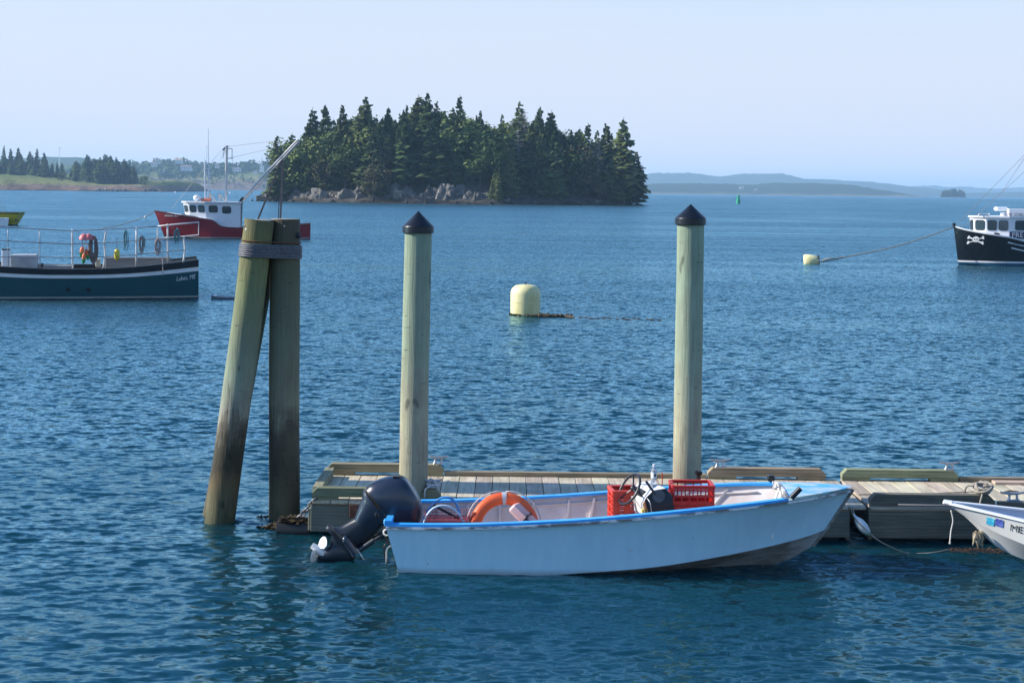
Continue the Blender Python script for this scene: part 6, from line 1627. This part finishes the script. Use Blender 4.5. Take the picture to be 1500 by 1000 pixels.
MB().ball(P(213, 318, 130), .11, 8).build('line_float', WHITE, None, smooth=60, label='tiny white float on the red boat\'s mooring line', cat='float')

# ---- black boat
bw_ = P(1397, 331, 97.6); ba = R(8); fwdb = Vector((-math.cos(ba), -math.sin(ba), 0)); LB = 12.0
so = bw_ - fwdb * LB; so.z = 0
bb_ = thing('black_boat', 'black boat with a skull and crossbones on its bow and a white cabin', 'boat', so, R(188))
def B_at(px, py, ly): return local_at(bb_, px, py, ly)
BLKH = zbands('black_hull_paint', [(-1, (.015, .07, .13)), (.2, (.75, .76, .76)), (.3, (.006, .006, .008))], .25, -1, 3, coat=.4, dirt=.1)
G_ = [(0, 1.6, 1.0), (2, 1.75, 1.0), (4, 1.85, 1.1)]
for px, py, hb_ in ((1510, 357, 1.9), (1500, 354, 1.88), (1480, 349, 1.8), (1455, 344.8, 1.55), (1435, 341.5, 1.15), (1415, 337.6, .62)):
    q = B_at(px, py, hb_); G_.append((q.x, hb_, q.z))
G_ = [G_[0], G_[1], G_[2]] + [q for q in G_[3:] if q[0] > 4.5]
zb_ = B_at(1398, 332.5, 0); G_.append((LB, 0, zb_.z))
nb_ = len(G_)
C_ = [(g_[0], max(0, g_[1] - .22), -.05) for g_ in G_[:nb_ - 4]] + [(G_[-4][0] - .1, 1.25, 0), (G_[-3][0] - .15, .8, .06), (G_[-2][0] - .25, .38, .12), (LB - .32, 0, .2)]
K_ = [(g_[0], 0, -.8) for g_ in G_[:nb_ - 4]] + [(G_[-4][0] - .1, 0, -.8), (G_[-3][0] - .2, 0, -.7), (G_[-2][0] - .3, 0, -.5), (LB - .4, 0, -.3)]
HB = Hull(G_, C_, K_, 5, 8)
m_ = MB(); HB.strip(m_, 0, 1); HB.strip(m_, 1, 2, rows=3); HB.transom(m_); m_.build('hull', BLKH, bb_, local=True, smooth=50)
m_ = MB(); HB.cap(m_, .1, .09, .04); m_.build('toe_rail', CABW, bb_, local=True)
m_ = MB().box((LB - .02, 0, zb_.z + .1), (.16, .2, .34), ch=.03); m_.build('stem_head', BLACKP, bb_, local=True)
nB = len(HB.G); m_ = MB(); m_.rings([[Vector((HB.G[i].x, HB.G[i].y * u * .97, HB.G[i].z + .03 + .14 * (1 - u * u) * min(1, HB.G[i].y))) for u in (-1, -.5, 0, .5, 1)] for i in range(3, nB)], False, False); m_.build('foredeck', CABW, bb_, local=True)
trb = HB.bvh()
# skull and crossbones on the bow
sc_ = B_at(1429, 351.7, .9)
def decal(polys, nm, m, off):
    mb = MB()
    for poly in polys:
        mb.add([(sc_.x - x, 0, sc_.z + z) for x, z in poly], [tuple(range(len(poly)))])
    onto(trb, mb, off).build(nm, m, bb_, local=True, fixn=False)
def ell(cx, cz, rx, rz, n=16): return [(cx + rx * math.cos(2 * math.pi * k / n), cz + rz * math.sin(2 * math.pi * k / n)) for k in range(n)]
LET = mat('white_decal', (.82, .82, .82), .45, var=.03)
bones = []
for s_ in (1, -1):
    bones.append([(-.34, s_ * .17 - .035), (-.31, s_ * .17 + .04), (.34, -s_ * .17 + .035), (.31, -s_ * .17 - .04)])
    for e in (1, -1):
        for d in ((.02, .05), (.045, -.045)): bones.append(ell(e * (.33 + d[0]), -s_ * e * .17 + d[1] * (1 if True else 0), .055, .055, 10))
decal([ell(0, .08, .165, .165), [(-.09, -.13), (-.1, .0), (.1, .0), (.09, -.13)]], 'skull_emblem', LET, .02)
decal(bones, 'crossed_bones', LET, .014)
decal([ell(-.06, .06, .04, .045, 10), ell(.06, .06, .04, .045, 10), [(-.02, -.02), (0, .025), (.02, -.02)], [(-.055, -.12), (-.055, -.07), (-.045, -.07), (-.045, -.12)], [(-.005, -.12), (-.005, -.07), (.005, -.07), (.005, -.12)], [(.045, -.12), (.045, -.07), (.055, -.07), (.055, -.12)]], 'skull_eyes', BLK, .026)
for p0, p1 in (((1476, 355), (1510, 362.5)), ((1481, 363), (1510, 370))):
    mb = MB(); qs = [B_at(p0[0] + (p1[0] - p0[0]) * t, p0[1] + (p1[1] - p0[1]) * t, 1.7) for t in np.linspace(0, 1, 6)]
    mb.add([(q.x, 0, q.z - .035) for q in qs] + [(q.x, 0, q.z + .035) for q in qs[::-1]], [tuple(range(12))]); onto(trb, mb, .015).build('hull_stripe', LET, bb_, local=True, fixn=False)
xf, xa = B_at(1478, 330, 1.5).x, 2.6; z1 = B_at(1478, 319.2, 1.5).z; zc0 = B_at(1478, 349, 1.5).z - .35
plan = [(xa, 1.5), (xf, 1.5), (xf + 1.3, .95), (xf + 1.8, .3), (xf + 1.8, -.3), (xf + 1.3, -.95), (xf, -1.5), (xa, -1.5)]
rk = [(0, 0), (-.05, 0), (-.02, 0), (.03, 0), (.03, 0), (-.02, 0), (-.05, 0), (0, 0)]
lo, hi = cabin(bb_, plan, zc0, z1, rk); cen = Vector((xf - 2, 0, 2))
pane(bb_, lo, hi, 1, 0, .06, .36, .52, .9, cen=cen, rd=.2); pane(bb_, lo, hi, 1, 0, .45, .75, .52, .9, cen=cen, rd=.2)
for i, j, us in ((1, 2, ((.05, .47), (.54, .95))), (2, 3, ((.1, .88),)), (3, 4, ((.12, .88),)), (4, 5, ((.12, .9),)), (5, 6, ((.05, .47), (.54, .95)))):
    for u0, u1 in us: pane(bb_, lo, hi, i, j, u0, u1, .5, .9, cen=cen, rd=.22)
top = [Vector((p.x + (p.x - cen.x) * .03, p.y * 1.07, z1)) for p in hi]
MB().rings([top, [p + Vector((0, 0, .1)) for p in top]]).build('roof', CABW, bb_, local=True)
YB_ = (MATS[bb_.name] @ Vector((xf, 1.5, 0))).y
def sidept(px, py, off=.02): 
    q = B_at(px, py, 1.5 + off); return q
q0, q1 = sidept(1479.3, 339.3), sidept(1530, 349)
a = sidept(1479.3, 339.3); b2 = sidept(1479.3, 350)
MB().box(((q0.x + q1.x) / 2, 1.515, (a.z + b2.z) / 2), (abs(q1.x - q0.x), .04, abs(a.z - b2.z))).build('name_board', mat('navy_board', (.012, .018, .05), .4), bb_, local=True)
c = sidept(1482, 347.6, .05); mb = text_mb('PRE', .47); move(mb, lambda v: Vector((c.x - v.x * 1.05, 1.545, c.z + v.y))); mb.build('name_letters', LET, bb_, local=True, fixn=False)
q = B_at(1461.5, 342.6, 1.3); a = MATS[bb_.name] @ q
MB().tube([B_at(1457, 342.2, 1.22), B_at(1466, 343.2, 1.22)], .07, 8).build('deck_vent', BLACKP, bb_, local=True, smooth=60)
zr = z1 + .1
q = B_at(1500, 313, .6); 
MB().box((B_at(1492, 313, .6).x, .6, zr + .24), (1.6, .5, .48), ch=.04).build('roof_locker', CABW, bb_, local=True)
c = B_at(1475.5, 317.2, .87); mb = text_mb('ME 37391', .33); move(mb, lambda v: Vector((c.x - v.x * .86, .865, c.z + v.y))); mb.build('registration_letters', BLK, bb_, local=True, fixn=False)
MB().tube([B_at(1482, 309.5, .5), B_at(1496, 308.5, .5)], .1, 10).build('life_raft_tube', CABW, bb_, local=True, smooth=60)
q = B_at(1469, 311, .3); MB().tube([q - Vector((0, 0, .35)), q], .16, 12).build('radar_pedestal', CABW, bb_, local=True, smooth=50)
MB().box(B_at(1466, 306, .3), (.85, .5, .26), ch=.09).build('radar_array', CABW, bb_, local=True)
m_ = MB(); m_.tube([B_at(*q, .9) for q in ((1433, 318), (1434, 313.5), (1447, 313.5), (1448, 318))], .035, 6); m_.tube([B_at(*q, .9) for q in ((1434, 315.8), (1448, 315.8))], .03, 6); m_.tube([B_at(1449, 312.5, .9), B_at(1449, 318, .9)], .05, 6); m_.build('roof_rail', CABW, bb_, local=True)
MB().tube([B_at(1560, 318, 0), B_at(1560, 150, 0)], .09, 8).build('mast', STEEL, bb_, local=True)
for p0, p1 in (((1405, 325.5), (1560, 166)), ((1413, 331), (1560, 198)), ((1468, 281), (1560, 142))):
    MB().tube([B_at(*p0, .1), B_at(*p1, .0)], .014, 4).build('stay_wire', WIREB, bb_, local=True)
m_ = MB().tube([B_at(1405, 333, .2), B_at(1404.5, 327, .2), B_at(1411, 331, .3)], .02, 5); m_.build('bow_fitting', GALV, bb_, local=True)

# ---- yellow boat end at the left edge
yb = thing('yellow_boat', 'yellow boat hull end with dark lettering at the far left edge', 'boat', (P(27, 330, 167).x, 168.2, 0), R(180))
YELH = zbands('yellow_hull_paint', [(-1, (.02, .02, .02)), (.1, (.50, .42, .015)), (1.22, (.03, .03, .03)), (1.32, (.5, .42, .015))], .4, -1, 3)
HY = Hull([(0, 1.1, 1.42), (2, 1.3, 1.4), (5, 1.35, 1.45), (8, .8, 1.7), (9.5, 0, 2.0)], [(.75, .8, 0), (2.4, 1.0, -.05), (5, 1.1, 0), (7.6, .5, .1), (8.9, 0, .3)], [(.9, 0, -.4), (2.6, 0, -.5), (5, 0, -.5), (7.4, 0, -.3), (8.6, 0, 0)], 4, 6)
m_ = MB(); HY.strip(m_, 0, 1); HY.strip(m_, 1, 2, rows=2); HY.transom(m_); HY.inner(m_, .08, .8); m_.build('hull', YELH, yb, local=True, smooth=40)
m_ = MB(); HY.cap(m_, .1, .05, .03); m_.build('gunwale', BLACKP, yb, local=True)
hull_text(yb, HY.bvh(), 'ELLA', .55, 9.5, 325, 1.1, BLK, 'hull_letters', off=.02)
for x0, x1 in ((7.5, 5.5), (4, 1)): MB().tube([P(x0, 312, 168), P(x1, 297, 168)], .02, 5).build('whip_aerial', GREYP, yb)
wt = thing('white_tender', 'white boat corner beside the yellow hull, cut by the left picture edge', 'boat', (P(8.5, 330, 165).x, 165.4, 0), R(180))
HT = Hull([(0, .6, .85), (1.5, .7, .85), (3, .6, .9), (4, 0, 1.0)], [(.05, .5, 0), (1.5, .55, -.05), (2.8, .4, 0), (3.7, 0, .2)], [(.1, 0, -.2), (1.5, 0, -.2), (2.7, 0, -.2), (3.5, 0, 0)], 4, 4)
m_ = MB(); HT.strip(m_, 0, 2, rows=6); HT.transom(m_); HT.inner(m_, .05, .3); m_.build('hull', CABW, wt, local=True, smooth=40)
m_ = MB(); HT.cap(m_, .06, .03, .02); m_.build('gunwale', CABW, wt, local=True)

# ---- buoys
PALEY = mat('pale_yellow_buoy', (.62, .55, .24), .5, sc=2.2, st=(1, 1, .5), con=.35, col2=(.80, .76, .42), rnd=.02)
q = PZ(769.5, 461); q.z = 0
by = thing('mooring_buoy', 'large pale yellow drum-shaped mooring buoy in the open water between the capped piles', 'buoy', q)
MB().lathe([(.50, -.5), (.53, .0), (.54, .08), (.545, .75), (.535, .86), (.48, .98), (.36, 1.07), (.18, 1.10), (.001, 1.105)], 36).build('drum_body', PALEY, by, local=True, smooth=50)
MB().lathe([(.548, .46), (.552, .475), (.548, .49)], 36, cap=False).build('moulded_rim', PALEY, by, local=True, smooth=60)
MB().tube([(0, 0, 1.08), (.01, 0, 1.2)], .025, 6).build('lifting_eye', BLACKP, by, local=True)
MB().tube(smooth_pts([(.42, -.2, 1.04), (.52, -.15, .95), (.56, -.1, .85)], 3), .008, 4).build('wire_end', BLACKP, by, local=True)
m_ = weed((0, 0, .0), .60, .60, .05, 10, 3); g = random.Random(9)
for k in range(240):
    a = g.random() * 6.283; p = Vector((math.cos(a), math.sin(a), 0)) * g.uniform(.53, .6); w = g.uniform(.02, .05); p.z = g.uniform(-.03, .05)
    m_.add([p + Vector((-w, 0, -.02)), p + Vector((w, 0, -.02)), p + Vector((g.uniform(-w, w), 0, w))], [(0, 1, 2)])
m_.build('weed_fringe', LICHEN, by, local=True, kind='stuff', fixn=False)
pts = [PZ(px, py, .03) for px, py in ((790, 463), (805, 463.2), (822, 463), (842, 464.5))]
m_ = MB().tube(smooth_pts(pts, 4), [.075] * 9 + [.05, .04, .03, .02], 7)
for p in pts[:3]:
    for k in range(14): m_.ball(p + Vector((g.uniform(-.45, .45), g.uniform(-.1, .1), g.uniform(0, .06))), g.uniform(.03, .06), 6)
m_.build('weedy_chain', LICHEN, None, kind='stuff', label='dark weed-grown chain afloat right of the big yellow buoy', cat='chain')
m_ = MB()
for i in range(14):
    px = 848 + i * 9 + g.uniform(-2, 2); p = PZ(px, 465.5 + (px - 850) * .025 + g.uniform(-1, 1.3), .0)
    m_.add([p + Vector((-g.uniform(.06, .2), 0, .0)), p + Vector((0, -.12, .02)), p + Vector((g.uniform(.06, .2), 0, .0)), p + Vector((0, .12, .03))], [(0, 1, 2, 3)])
m_.build('drifting_weed', LICHEN, None, kind='stuff', fixn=False, label='thin broken line of drifting weed trailing right from the weedy chain', cat='seaweed')
q = PZ(1190, 386); q.z = .0
sb = thing('mooring_buoy', 'small pale yellow buoy lying tilted, tied by a long line to the black boat', 'buoy', q)
ax_ = Vector((1, -.15, .12)).normalized(); u = ax_.cross(Vector((0, 0, 1))).normalized(); Ms = Matrix((u, ax_.cross(u), ax_)).transposed()
MB().lathe([(.25, -.55), (.5, -.52), (.56, -.45), (.52, -.1), (.42, .28), (.30, .42), (.12, .46)], 24, (0, 0, .08), Ms).build('buoy_body', PALEY, sb, local=True, smooth=50)
m_ = MB()
for k in range(9): m_.ball(Vector((0, 0, .08)) + Ms @ Vector((.36 * math.cos(k * .7), .36 * math.sin(k * .7), .42)), .075, 7)
m_.tube([Vector((.4, 0, .25)), Vector((.42, 0, .6))], .02, 5); m_.build('chain_collar', BLACKP, sb, local=True)
a = q + Vector((.55, -.1, .12)); b_ = P(1398, 332, 97.5); mid = P(1300, 364, 96.6)
m_ = MB().tube(smooth_pts([a, P(1212, 378.5, 96.2), P(1235, 377, 96.3), mid, P(1350, 349.5, 97), b_], 6), .035, 6)
m_.build('mooring_line', ROPEG, None, smooth=180, label='long mooring line from the small yellow buoy up to the black boat\'s bow', cat='rope')
chain(a, P(1234, 377.3, 96.3), .02, .2, .02, BLACKP).build('mooring_chain', BLACKP, None, label='short black chain at the small yellow buoy\'s end of the mooring line', cat='chain')
q = P(1081.5, 297.5, 640); q.z = 0
gb_ = thing('channel_buoy', 'green can buoy far out in the channel right of the island', 'buoy', q)
CGRN = mat('channel_green', (.02, .36, .2), .4, var=.05)
MB().lathe([(.9, -.5), (.9, 1.6), (.55, 2.0)], 16).build('can_body', CGRN, gb_, local=True, smooth=40)
MB().lathe([(.45, 2.0), (.5, 2.3), (.62, 2.4), (.62, 3.6), (.1, 3.7)], 12).build('can_top', CGRN, gb_, local=True, smooth=40)
for px, py, lab in ((257, 277.6, 'tiny white mooring buoy far off beside the headland tip'), (337, 279, 'tiny white mooring buoy far off right of the red boat\'s mast')):
    q = P(px, py, 1150); q.z = .1; MB().ball(q, .8, 10).build('white_buoy', WHITE, None, smooth=60, label=lab, cat='buoy')
